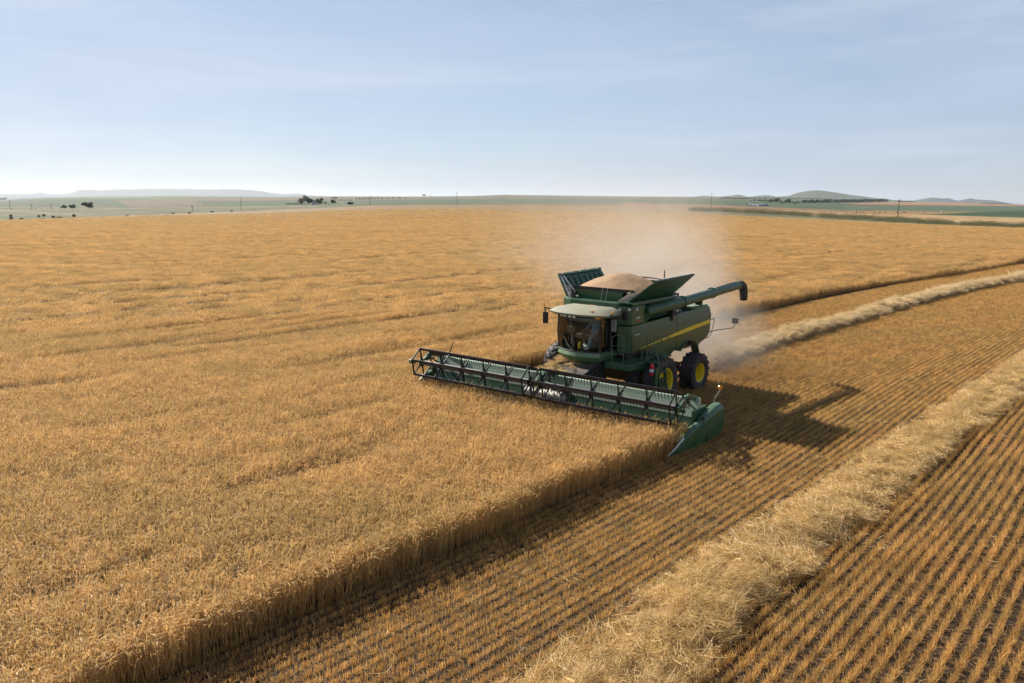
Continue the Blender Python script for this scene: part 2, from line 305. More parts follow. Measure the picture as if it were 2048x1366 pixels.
# ------------------------------------------------------------------ ground: one sheet to the horizon
FIELDS = [  # photograph polygons of the far fields, painter's order, with the ground colour each one has
 ([(-900, 380), (3000, 380), (3000, 470), (-900, 470)], (.19, .19, .105)),
 ([(-900, 385), (560, 385), (560, 412), (250, 417), (-900, 417)], (.105, .14, .075)),
 ([(230, 401), (420, 397), (600, 394), (640, 402), (540, 409), (340, 414), (260, 413)], (.24, .18, .12)),
 ([(100, 396), (340, 391), (480, 391), (480, 395), (300, 399)], (.16, .20, .08)),
 ([(380, 402), (640, 401), (700, 408), (560, 412), (420, 411)], (.12, .15, .085)),
 ([(-900, 417), (640, 411), (640, 425), (-900, 446)], (.20, .185, .10)),
 ([(-900, 418.5), (0, 418.5), (40, 421), (100, 426), (160, 427), (160, 428.5), (95, 428), (40, 423), (-900, 420.5)], (.33, .27, .19)),
 ([(0, 419.5), (110, 418.3), (640, 411.3), (640, 412.5), (340, 416), (110, 419.6)], (.36, .30, .20)),
 ([(-900, 436), (130, 432), (190, 436), (-900, 447)], (.125, .155, .07)),
 ([(640, 389), (1330, 388), (1330, 396), (640, 398)], (.20, .175, .11)),
 ([(680, 401), (860, 399), (1330, 397), (1330, 407), (700, 409)], (.125, .155, .095)),
 ([(690, 414), (760, 410.5), (940, 409.5), (1190, 411), (1400, 416), (1400, 430), (1190, 421), (940, 415), (690, 417)], (.38, .23, .10)),
 ([(700, 409), (860, 407.3), (1100, 407), (1300, 409), (1300, 411), (1100, 410.5), (860, 409.8), (700, 412)], (.19, .165, .07)),
 ([(1280, 390), (1720, 390), (1720, 402), (1280, 400)], (.13, .15, .08)),
 ([(1280, 400), (1700, 401), (1760, 407), (1740, 422), (1450, 412), (1280, 408)], (.10, .14, .075)),
 ([(1250, 405), (1430, 410), (1560, 415), (1700, 421), (1700, 425), (1400, 419), (1230, 414)], (.33, .21, .12)),
 ([(1400, 418), (1560, 420), (1700, 425), (2048, 436), (3000, 450), (3000, 462), (2048, 450), (1700, 436), (1560, 428), (1400, 421)], (.56, .38, .20)),
 ([(1680, 405.5), (1717, 406), (1802, 403.5), (1972, 404), (3000, 408), (3000, 412), (2048, 411.5), (1900, 411), (1717, 408.5)], (.44, .27, .16)),
 ([(1700, 409), (1800, 410), (1900, 411), (1900, 413), (1750, 413), (1690, 411)], (.19, .12, .085)),
 ([(1690, 412), (2048, 412.5), (3000, 412), (3000, 424), (2048, 424), (1800, 421), (1690, 418)], (.125, .165, .10)),
 ([(1700, 421), (1780, 422.5), (1900, 424), (1960, 423.5), (1880, 428), (1800, 429.5), (1690, 427)], (.42, .25, .13)),
 ([(1850, 429), (1940, 425), (2048, 421.5), (3000, 420), (3000, 440), (2048, 434.5), (1950, 432)], (.06, .105, .045)),
]
def inpoly(px, py, poly):
    ins = np.zeros(px.shape, bool); n = len(poly)
    for i in range(n):
        x1, y1 = poly[i]; x2, y2 = poly[(i + 1) % n]
        if y1 == y2: continue
        c = ((y1 > py) != (y2 > py)) & (px < (x2 - x1) * (py - y1) / (y2 - y1) + x1); ins ^= c
    return ins
azf = np.concatenate([np.linspace(-pi, -.75, 60, endpoint=False), np.linspace(-.75, .75, 1100, endpoint=False), np.linspace(.75, pi, 61)])
rad = np.concatenate([[.01], np.geomspace(3, 250, 90, endpoint=False), 1 / np.linspace(1 / 250, 1 / 5000, 230), [5400, 6500, 9000, 14000, 25000, 45000]])
AZ, RD = np.meshgrid(azf, rad, indexing='ij'); GX = RD * np.sin(AZ); GY = RD * np.cos(AZ)
GZ = terrain(GX, GY)
U = u_of(AZ); YP = ypix(U, RD) + (fbm(GX * .02, GY * .02, 77, 2) - .5) * .6
col = np.zeros(GX.shape + (4,)); col[..., 3] = 1; col[..., :3] = (.30, .19, .085)
beyond = RD > np.interp(U, UF, DF) - .5
for poly, c in FIELDS:
    k = inpoly(U, YP, poly) & beyond; col[k, :3] = c
col[..., 3] = beyond.astype(float)
col[..., :3] *= np.where(beyond, .66, 1)[..., None]; vary = 1 + .28 * (fbm(GX * .01, GY * .012, 5, 4) - .5)[..., None]; col[..., :3] *= vary
na, nr = GX.shape
idx = np.arange(na * nr).reshape(na, nr)
F = np.stack([idx[:-1, :-1], idx[:-1, 1:], idx[1:, 1:], idx[1:, :-1]], -1).reshape(-1, 4)
def ground_mat():
    m, t = mat('field_ground'); o = N(t, 'ShaderNodeOutputMaterial'); p = N(t, 'ShaderNodeBsdfPrincipled'); L(t, p.outputs[0], o.inputs[0]); p.inputs['Roughness'].default_value = .95
    p.inputs['Specular IOR Level'].default_value = .15
    a = N(t, 'ShaderNodeAttribute', attribute_name='Col'); ge = N(t, 'ShaderNodeNewGeometry')
    mp = N(t, 'ShaderNodeMapping'); mp.inputs['Rotation'].default_value = (0, 0, -MYAW); mp.inputs['Scale'].default_value = (3, 16, 8); L(t, ge.outputs['Position'], mp.inputs[0])
    n = N(t, 'ShaderNodeTexNoise'); n.inputs['Scale'].default_value = 1; n.inputs['Detail'].default_value = 6; n.inputs['Roughness'].default_value = .7; L(t, mp.outputs[0], n.inputs[0])
    n2 = N(t, 'ShaderNodeTexNoise'); n2.inputs['Scale'].default_value = 9; n2.inputs['Detail'].default_value = 5; L(t, ge.outputs['Position'], n2.inputs[0])
    cr = N(t, 'ShaderNodeValToRGB'); e = cr.color_ramp.elements; e[0].position = .36; e[0].color = (.020, .014, .011, 1); e[1].position = .74; e[1].color = (.26, .17, .09, 1)
    q = e.new(.5); q.color = (.055, .036, .024, 1)
    L(t, n.outputs[0], cr.inputs[0]); g2 = N(t, 'ShaderNodeMixRGB'); g2.inputs[2].default_value = (.055, .05, .03, 1); r = N(t, 'ShaderNodeMapRange'); r.inputs[1].default_value = .5; r.inputs[2].default_value = .7; r.inputs[4].default_value = .7
    L(t, n2.outputs[0], r.inputs[0]); L(t, r.outputs[0], g2.inputs[0]); L(t, cr.outputs[0], g2.inputs[1])
    # far cut land: the stubble itself, seen from afar
    ln = N(t, 'ShaderNodeVectorMath', operation='LENGTH'); L(t, ge.outputs['Position'], ln.inputs[0]); fr = N(t, 'ShaderNodeMapRange'); fr.inputs[1].default_value = 80; fr.inputs[2].default_value = 150; fr.inputs[4].default_value = .85
    L(t, ln.outputs['Value'], fr.inputs[0]); fm = N(t, 'ShaderNodeMixRGB'); fm.inputs[2].default_value = (.42, .25, .09, 1); L(t, fr.outputs[0], fm.inputs[0]); L(t, g2.outputs[0], fm.inputs[1])
    n5 = N(t, 'ShaderNodeTexNoise'); n5.inputs['Scale'].default_value = .035; n5.inputs['Detail'].default_value = 8; n5.inputs['Roughness'].default_value = .75; L(t, ge.outputs['Position'], n5.inputs[0]); r5 = N(t, 'ShaderNodeMapRange'); r5.inputs[1].default_value = .35; r5.inputs[2].default_value = .65; r5.inputs[3].default_value = .6; r5.inputs[4].default_value = 1.25; L(t, n5.outputs[0], r5.inputs[0]); h5 = N(t, 'ShaderNodeHueSaturation'); h5.inputs['Saturation'].default_value = 1.08; L(t, r5.outputs[0], h5.inputs['Value']); L(t, a.outputs['Color'], h5.inputs['Color'])
    mx = N(t, 'ShaderNodeMixRGB'); L(t, a.outputs['Alpha'], mx.inputs[0]); L(t, fm.outputs[0], mx.inputs[1]); L(t, h5.outputs[0], mx.inputs[2]); L(t, mx.outputs[0], p.inputs['Base Color'])
    b = N(t, 'ShaderNodeBump'); b.inputs['Strength'].default_value = .5; b.inputs['Distance'].default_value = .05; L(t, n2.outputs[0], b.inputs['Height']); L(t, b.outputs[0], p.inputs['Normal']); return m
GROUND = ground_mat()
me = npmesh('ground', np.stack([GX, GY, GZ], -1).reshape(-1, 3), F, [GROUND], {'Col': ('FLOAT_COLOR', col.reshape(-1, 4).astype(np.float32))}, True)
tag(link(bpy.data.objects.new('ground', me)), kind='structure')

# ------------------------------------------------------------------ distant hills
def hills(name, D, prof, base, depth, colr, seed, step=2.0, rough=1.0):
    xs = np.arange(prof[0][0], prof[-1][0] + .1, step); ys = np.interp(xs, [p[0] for p in prof], [p[1] for p in prof]); n = len(xs)
    ys = ys + (vnoise(xs * .12, xs * 0, seed) - .5) * rough
    rows = [(-1.0, 0), (-.7, .22), (-.45, .42), (-.25, .62), (-.1, .86), (0, 1), (.3, .95), (.7, .55), (1.1, 0)]; V = []
    for (dd, hh) in rows:
        DD = D + depth * dd
        for i, u in enumerate(xs):
            yb = base(u); ztop = z_at(u, D, ys[i]); zb = z_at(u, D, yb); hh2 = hh + (vnoise(u * .09, dd * 3, seed + 3) - .5) * .10 * (0 < hh < 1)
            z = zb - 8 + (ztop - zb + 8) * hh2; rx, ry, rz = ray(u, ys[i]); k = DD / math.hypot(rx, ry); V.append((rx * k, ry * k, z - (30 if hh == 0 else 0)))
    idx = np.arange(len(rows) * n).reshape(len(rows), n); F = np.stack([idx[:-1, :-1], idx[:-1, 1:], idx[1:, 1:], idx[1:, :-1]], -1).reshape(-1, 4)
    m = simple(name + '_slope_tone', colr, .95, var=.35, scale=.006)
    o = link(bpy.data.objects.new(name, npmesh(name, V, F, [m], None, True))); tag(o, kind='structure'); return o
hills('mesa_hills', 11000, [(-200, 389), (0, 388.2), (71, 387.5), (81, 384.6), (93, 387.4), (130, 388), (150, 383), (160, 379.8), (192, 379.6), (203, 380.8), (222, 379), (260, 378.6), (300, 377.5), (345, 377.5), (400, 378.6), (470, 378.5), (500, 380), (520, 382), (548, 386), (565, 388.3), (591, 387), (606, 388), (628, 391), (660, 393)], lambda u: 395, 1500, (.035, .06, .075), 5)  # bluish base colour has the haze of distance put into it
hills('green_hills', 6200, [(1380, 394.5), (1407, 391), (1437, 393.4), (1463, 391), (1477, 389), (1484, 390.5), (1497, 393.6), (1515, 391.8), (1531, 390.2), (1542, 391.2), (1551, 393.4), (1577, 392), (1592, 386), (1610, 382.6), (1633, 380.2), (1648, 381.4), (1665, 384.2), (1700, 389.4), (1742, 395), (1793, 400.5), (1830, 402.5)], lambda u: np.interp(u, [1380, 1600, 1830], [396, 399, 405]), 1000, (.055, .075, .04), 9, rough=.5)
hills('far_hills', 9000, [(1790, 402), (1827, 401), (1844, 398), (1865, 395), (1880, 396.2), (1887, 397.2), (1895, 396.2), (1904, 398), (1914, 401), (1928, 399), (1941, 396.5), (1950, 398.6), (1963, 399.4), (1989, 401), (2008, 404.5), (2023, 407.4), (2060, 409.5), (2300, 409.5)], lambda u: np.interp(u, [1790, 2048], [404, 411]), 1200, (.045, .055, .05), 13, rough=.5)

# ------------------------------------------------------------------ stalks: clumps and where they stand
def strips(P, w, dirs):
    """P (n,k,3) centre lines, w (n,k) half widths, dirs (n,3) width directions -> verts, quads"""
    n, k, _ = P.shape; A = P - dirs[:, None, :] * w[..., None]; B = P + dirs[:, None, :] * w[..., None]
    V = np.stack([A, B], 2).reshape(-1, 3); b = (np.arange(n) * k * 2)[:, None] + (np.arange(k - 1) * 2)[None, :]
    F = np.stack([b, b + 1, b + 3, b + 2], -1).reshape(-1, 4); return V, F, np.repeat(np.arange(n), k * 2)
def join(parts):
    V = []; F = []; I = []; o = 0
    for v, f, i in parts: V.append(v); F.append(f + o); I.append(i); o += len(v)
    return np.concatenate(V), np.concatenate(F), np.concatenate(I)
def unit(a): return a / np.linalg.norm(a, axis=-1, keepdims=True)
def wheat_clump(n, rad_, ear=1.0, leaves=True, low=0.0, s=0):
    g = np.random.default_rng(s); r = rad_ * np.sqrt(g.random(n)); a = g.random(n) * 2 * pi
    b = np.stack([r * np.cos(a), r * np.sin(a), np.full(n, low)], -1); H = g.normal(1, .085, n).clip(.72, 1.2)
    lean = np.stack([g.normal(.05, .07, n), g.normal(-.03, .07, n), np.zeros(n)], -1)
    top = b + lean + np.stack([0 * H, 0 * H, H * .88 - low], -1); mid = (b + top) / 2 + lean * -.15
    th = g.random(n) * pi; d = np.stack([np.cos(th), np.sin(th), 0 * th], -1); parts = []
    parts.append(strips(np.stack([b, mid, top], 1), np.full((n, 3), .0026 * ear), d))
    nod = g.normal(.75, .45, n); hd = np.arctan2(lean[:, 1], lean[:, 0]) + g.normal(0, .6, n); ho = np.stack([np.cos(hd), np.sin(hd), 0 * hd], -1); up = np.array([0, 0, 1.])
    e1 = top + (ho * np.sin(nod * .4)[:, None] + up * np.cos(nod * .4)[:, None]) * .045; e2 = e1 + (ho * np.sin(nod)[:, None] + up * np.cos(nod)[:, None]) * .05
    e3 = e2 + (ho * np.sin(nod * 1.4)[:, None] + up * np.cos(nod * 1.4)[:, None]) * .035; P = np.stack([top, e1, e2, e3], 1); sd = np.stack([-ho[:, 1], ho[:, 0], 0 * hd], -1)
    w = np.tile(np.array([.003, .0085, .0075, .003]) * ear, (n, 1)); parts.append(strips(P, w, sd)); parts.append(strips(P, w, unit(np.cross(sd, e2 - top))))
    for j in range(2):
        q = e3 + (ho * np.sin(nod * 1.3)[:, None] + up * np.cos(nod * 1.3)[:, None]) * .07 + g.normal(0, .02, (n, 3)); parts.append(strips(np.stack([e1 if j else e2, q], 1), np.tile([.0022 * ear, .0004], (n, 1)), sd))
    if leaves:
        k = g.random(n) < .7; m = k.sum(); l0 = (b * .35 + top * .65)[k]; dd = g.random(m) * 2 * pi; hv = np.stack([np.cos(dd), np.sin(dd), 0 * dd], -1)
        l1 = l0 + hv * .06 + up * .07; l2 = l1 + hv * .08 - up * (g.random(m) * .12)[:, None]; v, f, i = strips(np.stack([l0, l1, l2], 1), np.tile([.003, .005, .001], (m, 1)), np.stack([-hv[:, 1], hv[:, 0], 0 * dd], -1))
        parts.append((v, f, np.where(k)[0][i]))
    V, F, I = join(parts); tint = g.random(n)[I]; tint = np.clip(tint * .8 + .35 * (V[:, 2] > .8) - .1, 0, 1); return V, F, tint
def stub_clump(length, wid, n, h, s):
    g = np.random.default_rng(s); b = np.stack([(g.random(n) - .5) * length * 1.1, g.normal(0, wid, n), np.zeros(n)], -1)
    H = h * g.uniform(.7, 1.15, n); top = b + np.stack([g.normal(0, .03, n), g.normal(0, .035, n), H], -1); th = g.random(n) * pi; d = np.stack([np.cos(th), np.sin(th), 0 * th], -1)
    parts = [strips(np.stack([b, top], 1), np.tile([.0035, .003], (n, 1)), d)]
    m = n // 5; bb = np.stack([(g.random(m) - .5) * length, g.normal(0, wid * 1.8, m), g.uniform(.01, .05, m)], -1); a = g.random(m) * 2 * pi
    tt = bb + np.stack([np.cos(a), np.sin(a), g.uniform(-.05, .35, m)], -1) * g.uniform(.04, .13, m)[:, None]; parts.append(strips(np.stack([bb, tt], 1), np.full((m, 2), .003), np.tile([0, 0, 1.], (m, 1)) * .6 + np.stack([-np.sin(a), np.cos(a), 0 * a], -1) * .6))
    V, F, I = join(parts); return V, F, np.concatenate([g.random(n)[I[:n * 4]], g.random(m)[I[n * 4:]]])
def straw_clump(rad_, n, ln, lift, s, along=.7):
    g = np.random.default_rng(s); r = rad_ * np.sqrt(g.random(n)); a = g.random(n) * 2 * pi; c = np.stack([r * np.cos(a), r * np.sin(a), g.random(n) * lift], -1)
    t = np.where(g.random(n) < along, g.normal(0, .5, n), g.random(n) * pi * 2); sl = g.normal(.05, .28, n); d = np.stack([np.cos(t) * np.cos(sl), np.sin(t) * np.cos(sl), np.sin(sl)], -1); l = ln * g.uniform(.4, 1.2, n)[:, None]
    bend = g.normal(0, .022, (n, 3)); P = np.stack([c - d * l / 2, c + bend, c + d * l / 2], 1); P[..., 2] = np.maximum(P[..., 2], .004); sd = unit(np.cross(d, g.normal(0, 1, (n, 3)))); V, F, I = strips(P, np.full((n, 3), .0027), sd)
    return V, F, g.random(n)[I]
def library(name, makers, m):
    c = bpy.data.collections.new(name)
    for i, mk in enumerate(makers):
        V, F, tint = mk; me = npmesh(name, V, F, [m], {'tint': ('FLOAT', tint.astype(np.float32))}); c.objects.link(bpy.data.objects.new('%s_%02d' % (name, i), me))
    return c
def scatter(name, P, rot, scl, pick, coll, **k):
    me = bpy.data.meshes.new(name); me.vertices.add(len(P)); me.vertices.foreach_set('co', np.asarray(P, np.float32).ravel())
    for nm, typ, d in (('rot', 'FLOAT_VECTOR', rot), ('scl', 'FLOAT_VECTOR', scl)):
        me.attributes.new(nm, typ, 'POINT').data.foreach_set('vector', np.asarray(d, np.float32).ravel())
    me.attributes.new('pick', 'INT', 'POINT').data.foreach_set('value', np.asarray(pick, np.int32))
    o = link(bpy.data.objects.new(name, me)); g = bpy.data.node_groups.new(name, 'GeometryNodeTree')
    g.interface.new_socket('Geometry', in_out='INPUT', socket_type='NodeSocketGeometry'); g.interface.new_socket('Geometry', in_out='OUTPUT', socket_type='NodeSocketGeometry')
    gi = N(g, 'NodeGroupInput'); go = N(g, 'NodeGroupOutput'); ip = N(g, 'GeometryNodeInstanceOnPoints'); ci = N(g, 'GeometryNodeCollectionInfo'); ci.inputs[0].default_value = coll; ci.inputs[1].default_value = True; ci.inputs[2].default_value = True
    def na_(n, t): q = N(g, 'GeometryNodeInputNamedAttribute', data_type=t); q.inputs[0].default_value = n; return [s for s in q.outputs if s.enabled][0]
    L(g, gi.outputs[0], ip.inputs['Points']); L(g, ci.outputs[0], ip.inputs['Instance']); ip.inputs['Pick Instance'].default_value = True
    L(g, na_('pick', 'INT'), ip.inputs['Instance Index']); er = N(g, 'FunctionNodeEulerToRotation'); L(g, na_('rot', 'FLOAT_VECTOR'), er.inputs[0]); L(g, er.outputs[0], ip.inputs['Rotation']); L(g, na_('scl', 'FLOAT_VECTOR'), ip.inputs['Scale']); L(g, ip.outputs[0], go.inputs[0])
    md = o.modifiers.new('scatter', 'NODES'); md.node_group = g; tag(o, **k); return o
def inview(x, y, m=.08, extra=2.0):
    D = np.hypot(x, y); az = np.abs(np.arctan2(x, y)); return (az < .585 + m + extra / np.maximum(D, 3)) & (y > 4) & (D > 8.0)
def grid(x0, x1, y0, y1, st, s):
    g = np.random.default_rng(s); X, Y = np.meshgrid(np.arange(x0, x1, st), np.arange(y0, y1, st)); X = X.ravel(); Y = Y.ravel(); return X + (g.random(X.size) - .5) * st * .95, Y + (g.random(Y.size) - .5) * st * .95

ex_ = np.arange(4.6, 30, .065); g0 = np.random.default_rng(55); EDGE_X = ex_; EDGE_Y = edge(ex_) - .06 - .35 * g0.random(len(ex_)) ** 2; kk_ = inview(*m2w(EDGE_X, EDGE_Y)); EDGE_X, EDGE_Y = EDGE_X[kk_], EDGE_Y[kk_]
# standing wheat (machine frame grid so the cut edge is clean)
wl_near = library('wheat_clump', [wheat_clump(24, .21, 1.0, True, 0, 100 + i) for i in range(8)], WHEAT)
wl_far = library('wheat_patch', [wheat_clump(120, .62, 1.7, False, .3, 200 + i) for i in range(6)], WHEAT)
def wheat(name, st, d0, d1, lib, nl, s, mar, xy=1.0, only=None):
    ext = d1 + 60; mx, my = grid(-ext, ext, -ext, ext, st, s); x, y = m2w(mx, my); D = np.hypot(x, y)
    k = inview(x, y) & (D > d0) & (D < d1) & (crop_side(mx, my) > mar)
    if only: k &= crop_side(mx, my) < only
    if d1 > 200: k &= np.random.default_rng(77).random(len(x)) < np.clip((450 - D) / 200, 0, 1); k &= (D < np.interp(u_of(np.arctan2(x, y)), UF, DF) - 1)
    x, y, mx, my = x[k], y[k], mx[k], my[k]; n = len(x); g = np.random.default_rng(s)
    if only: mx = np.append(mx, EDGE_X); my = np.append(my, EDGE_Y); x, y = m2w(mx, my); n = len(x)
    h = crop_h(x, y) * g.normal(1, .03, n); z = terrain(x, y); rot = np.stack([g.normal(0, .05, n), g.normal(0, .05, n), g.normal(MYAW * 0 + .3, .9, n)], -1); q = xy * g.uniform(.85, 1.15, n) * (1 + .35 * (D[k][:n] > 180) if not only else 1)
    print(name, n); return np.stack([x, y, z - .01], -1), rot, np.stack([q, q, h], -1), g.integers(0, nl, n)
scatter('wheat_crop', *wheat('near', .235, 0, 52, wl_near, 8, 1, .12), wl_near, label='standing ripe golden wheat ahead of and around the green combine', cat='wheat', kind='stuff')
scatter('wheat_edge', *wheat('edge', .26, 52, 150, wl_near, 8, 3, .05, 1.15, 1.3), wl_near, label='far cut edge of the standing wheat behind the combine', cat='wheat', kind='stuff')
scatter('far_wheat_crop', *wheat('far', .84, 50, 430, wl_far, 6, 2, .25), wl_far, label='golden wheat farther out, behind the combine towards the far field edge', cat='wheat', kind='stuff')
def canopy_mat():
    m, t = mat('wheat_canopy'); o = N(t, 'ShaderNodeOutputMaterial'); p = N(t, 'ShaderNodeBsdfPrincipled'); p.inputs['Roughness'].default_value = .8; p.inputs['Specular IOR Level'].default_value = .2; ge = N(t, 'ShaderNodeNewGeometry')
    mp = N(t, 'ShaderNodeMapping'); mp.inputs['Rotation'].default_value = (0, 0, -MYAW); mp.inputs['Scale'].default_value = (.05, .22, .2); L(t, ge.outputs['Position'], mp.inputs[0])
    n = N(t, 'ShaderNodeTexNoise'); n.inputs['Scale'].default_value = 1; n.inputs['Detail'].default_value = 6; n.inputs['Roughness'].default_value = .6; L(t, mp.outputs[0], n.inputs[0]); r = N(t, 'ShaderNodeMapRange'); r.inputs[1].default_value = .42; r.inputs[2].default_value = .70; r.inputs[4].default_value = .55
    L(t, n.outputs[0], r.inputs[0]); mx = N(t, 'ShaderNodeMixRGB'); mx.inputs[1].default_value = (.24, .15, .06, 1); mx.inputs[2].default_value = (.20, .14, .06, 1); L(t, r.outputs[0], mx.inputs[0])  # base darkened: shade between the stalks is put into this colour
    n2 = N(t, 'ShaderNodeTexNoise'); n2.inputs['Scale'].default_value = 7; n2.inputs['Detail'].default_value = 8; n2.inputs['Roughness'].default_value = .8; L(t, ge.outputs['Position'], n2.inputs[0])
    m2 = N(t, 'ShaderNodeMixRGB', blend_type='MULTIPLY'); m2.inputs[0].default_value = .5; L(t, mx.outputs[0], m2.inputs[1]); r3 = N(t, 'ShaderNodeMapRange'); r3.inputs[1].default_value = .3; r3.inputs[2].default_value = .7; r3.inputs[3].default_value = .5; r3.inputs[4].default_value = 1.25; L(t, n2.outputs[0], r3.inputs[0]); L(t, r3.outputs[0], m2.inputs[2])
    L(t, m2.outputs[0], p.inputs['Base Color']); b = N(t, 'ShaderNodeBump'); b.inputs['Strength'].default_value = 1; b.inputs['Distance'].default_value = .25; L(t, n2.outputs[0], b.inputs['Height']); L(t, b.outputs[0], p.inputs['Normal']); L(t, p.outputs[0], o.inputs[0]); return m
az = np.linspace(-.8, .8, 900); rr = np.concatenate([np.geomspace(9, 190, 380, endpoint=False), 1 / np.linspace(1 / 190, 1 / 620, 150)]); A_, R_ = np.meshgrid(az, rr, indexing='ij')
dfl = np.interp(u_of(A_), UF, DF); R_ = np.minimum(R_, dfl); X_ = R_ * np.sin(A_); Y_ = R_ * np.cos(A_); mxx, myy = w2m(X_, Y_)
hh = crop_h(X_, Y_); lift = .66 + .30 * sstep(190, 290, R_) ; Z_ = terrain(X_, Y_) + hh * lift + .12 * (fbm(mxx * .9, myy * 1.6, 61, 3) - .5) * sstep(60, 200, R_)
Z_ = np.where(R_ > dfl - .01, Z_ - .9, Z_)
idx = np.arange(A_.size).reshape(A_.shape); F = np.stack([idx[:-1, :-1], idx[:-1, 1:], idx[1:, 1:], idx[1:, :-1]], -1); cs = crop_side(mxx, myy) > .45
ok = cs[:-1, :-1] & cs[:-1, 1:] & cs[1:, 1:] & cs[1:, :-1] & (R_[:-1, 1:] > R_[:-1, :-1] + 1e-6); F = F[ok]
me = npmesh('wheat_canopy', np.stack([X_, Y_, Z_], -1).reshape(-1, 3), F, [canopy_mat()], None, True)
tag(link(bpy.data.objects.new('wheat_canopy', me)), 'even golden top of the wheat field reaching to its far edge', 'wheat', kind='stuff')

# stubble rows
BX = [-400, -150, -98, -70, -40, -21.7, -9, 0, 5, 10, 14.7, 20, 40]; BY = [87, 28, 20, 16.6, 13.7, 12.7, 11.9, 11.5, 11.2, 10.85, 10.8, 10.75, 10.3]
def wrow_b(x): return np.interp(x, BX, BY)
def wrow_a(x): return np.interp(x, [-150, -98, -70, -52, -40, -28, -20, -12, -5], [16, 8.6, 5, 2.6, 1.5, 1.05, .5, .2, 0])
sl_ = library('stubble_clump', [stub_clump(.5, .022, 90, .18, 300 + i) for i in range(8)], STUB)
def stubble():
    xs = np.arange(-230, 34, .45); ks = np.arange(-24, 390); X, K = np.meshgrid(xs, ks); g = np.random.default_rng(5); X = X + (K % 3) * .13; mx = X.ravel(); k_ = K.ravel()
    my = yc(mx) + k_ * .25 + .02 * np.sin(mx * .8 + k_); x, y = m2w(mx, my); D = np.hypot(x, y); keep = (crop_side(mx, my) < .02) & inview(x, y) & (D < 150) & ~((D > 90) & (k_ % 2 == 0) & False)
    keep &= ~((mx > 3.3) & (mx < knife(my)) & (np.abs(my) < 5.6)); x, y, mx, k_ = x[keep], y[keep], mx[keep], k_[keep]; n = len(x); print('stubble', n)
    g = np.random.default_rng(6); a = MYAW + np.arctan(np.gradient(yc(np.array([0., 1.])))[0]) * 0 + np.arctan((yc(mx + 1) - yc(mx - 1)) / 2); flip = g.integers(0, 2, n) * pi
    track = .62 + .5 * vnoise(mx * .5, k_ * .9, 3) + .25 * vnoise(mx * 2.1, k_ * 1.7, 4); off_ = (k_ * .25); track = np.where((mx < -4) & (np.abs(np.abs(off_) - 2.0) < .45), track * .45, track); mid = off_ < 11; track = np.where(mid, .72 * (.9 + .2 * vnoise(mx * .4, k_ * .9, 3)), track); h = track * g.uniform(.9, 1.1, n); return np.stack([x, y, terrain(x, y)], -1), np.stack([0 * a, 0 * a, a + flip], -1), np.stack([1 + 0 * h, 1 + .5 * g.random(n), h], -1), g.integers(0, 8, n)
scatter('stubble', *stubble(), sl_, label='rows of short cut wheat stubble on dark soil', cat='stubble', kind='stuff')
# loose litter lying over the stubble
ll = library('litter_clump', [straw_clump(.35, 16, .22, .05, 400 + i, .3) for i in range(6)], LOOSE)
mx, my = grid(-120, 32, -8, 80, .62, 9); x, y = m2w(mx, my); k = inview(x, y) & (np.hypot(x, y) < 70) & (crop_side(mx, my) < -.2); k &= np.random.default_rng(3).random(len(x)) < (.13 + .7 * np.exp(-((my - wrow_b(mx) + .6) / 1.3) ** 2)) * (.45 + .5 * (my < wrow_b(mx)))
x, y, mx = x[k], y[k], mx[k]; n = len(x); g = np.random.default_rng(8)
scatter('straw_litter', np.stack([x, y, np.full(n, .10)], -1), np.stack([g.normal(0, .15, n), g.normal(0, .15, n), g.random(n) * 6.3], -1), np.stack([g.uniform(.7, 1.3, n)] * 3, -1), g.integers(0, 6, n), ll, label='thin scatter of loose pale straw lying on the stubble rows', cat='straw', kind='stuff')
# weeds between the rows
wl_ = library('weed_clump', [straw_clump(.16, 22, .10, .14, 450 + i, .1) for i in range(4)], WEED)
mx, my = grid(-60, 32, -6, 24, .4, 19); x, y = m2w(mx, my); dn = fbm(mx * .3, my * .5, 44, 3); k = inview(x, y) & (crop_side(mx, my) < -.5) & (dn > .58) & (np.random.default_rng(4).random(len(x)) < .22); x, y = x[k], y[k]; n = len(x)
scatter('green_weeds', np.stack([x, y, np.full(n, .02)], -1), np.stack([0 * x, 0 * x, g.random(n) * 6.3], -1), np.stack([g.uniform(.6, 1.2, n)] * 3, -1), g.integers(0, 4, n), wl_, label='small green weeds growing between the stubble rows', cat='weeds', kind='stuff')

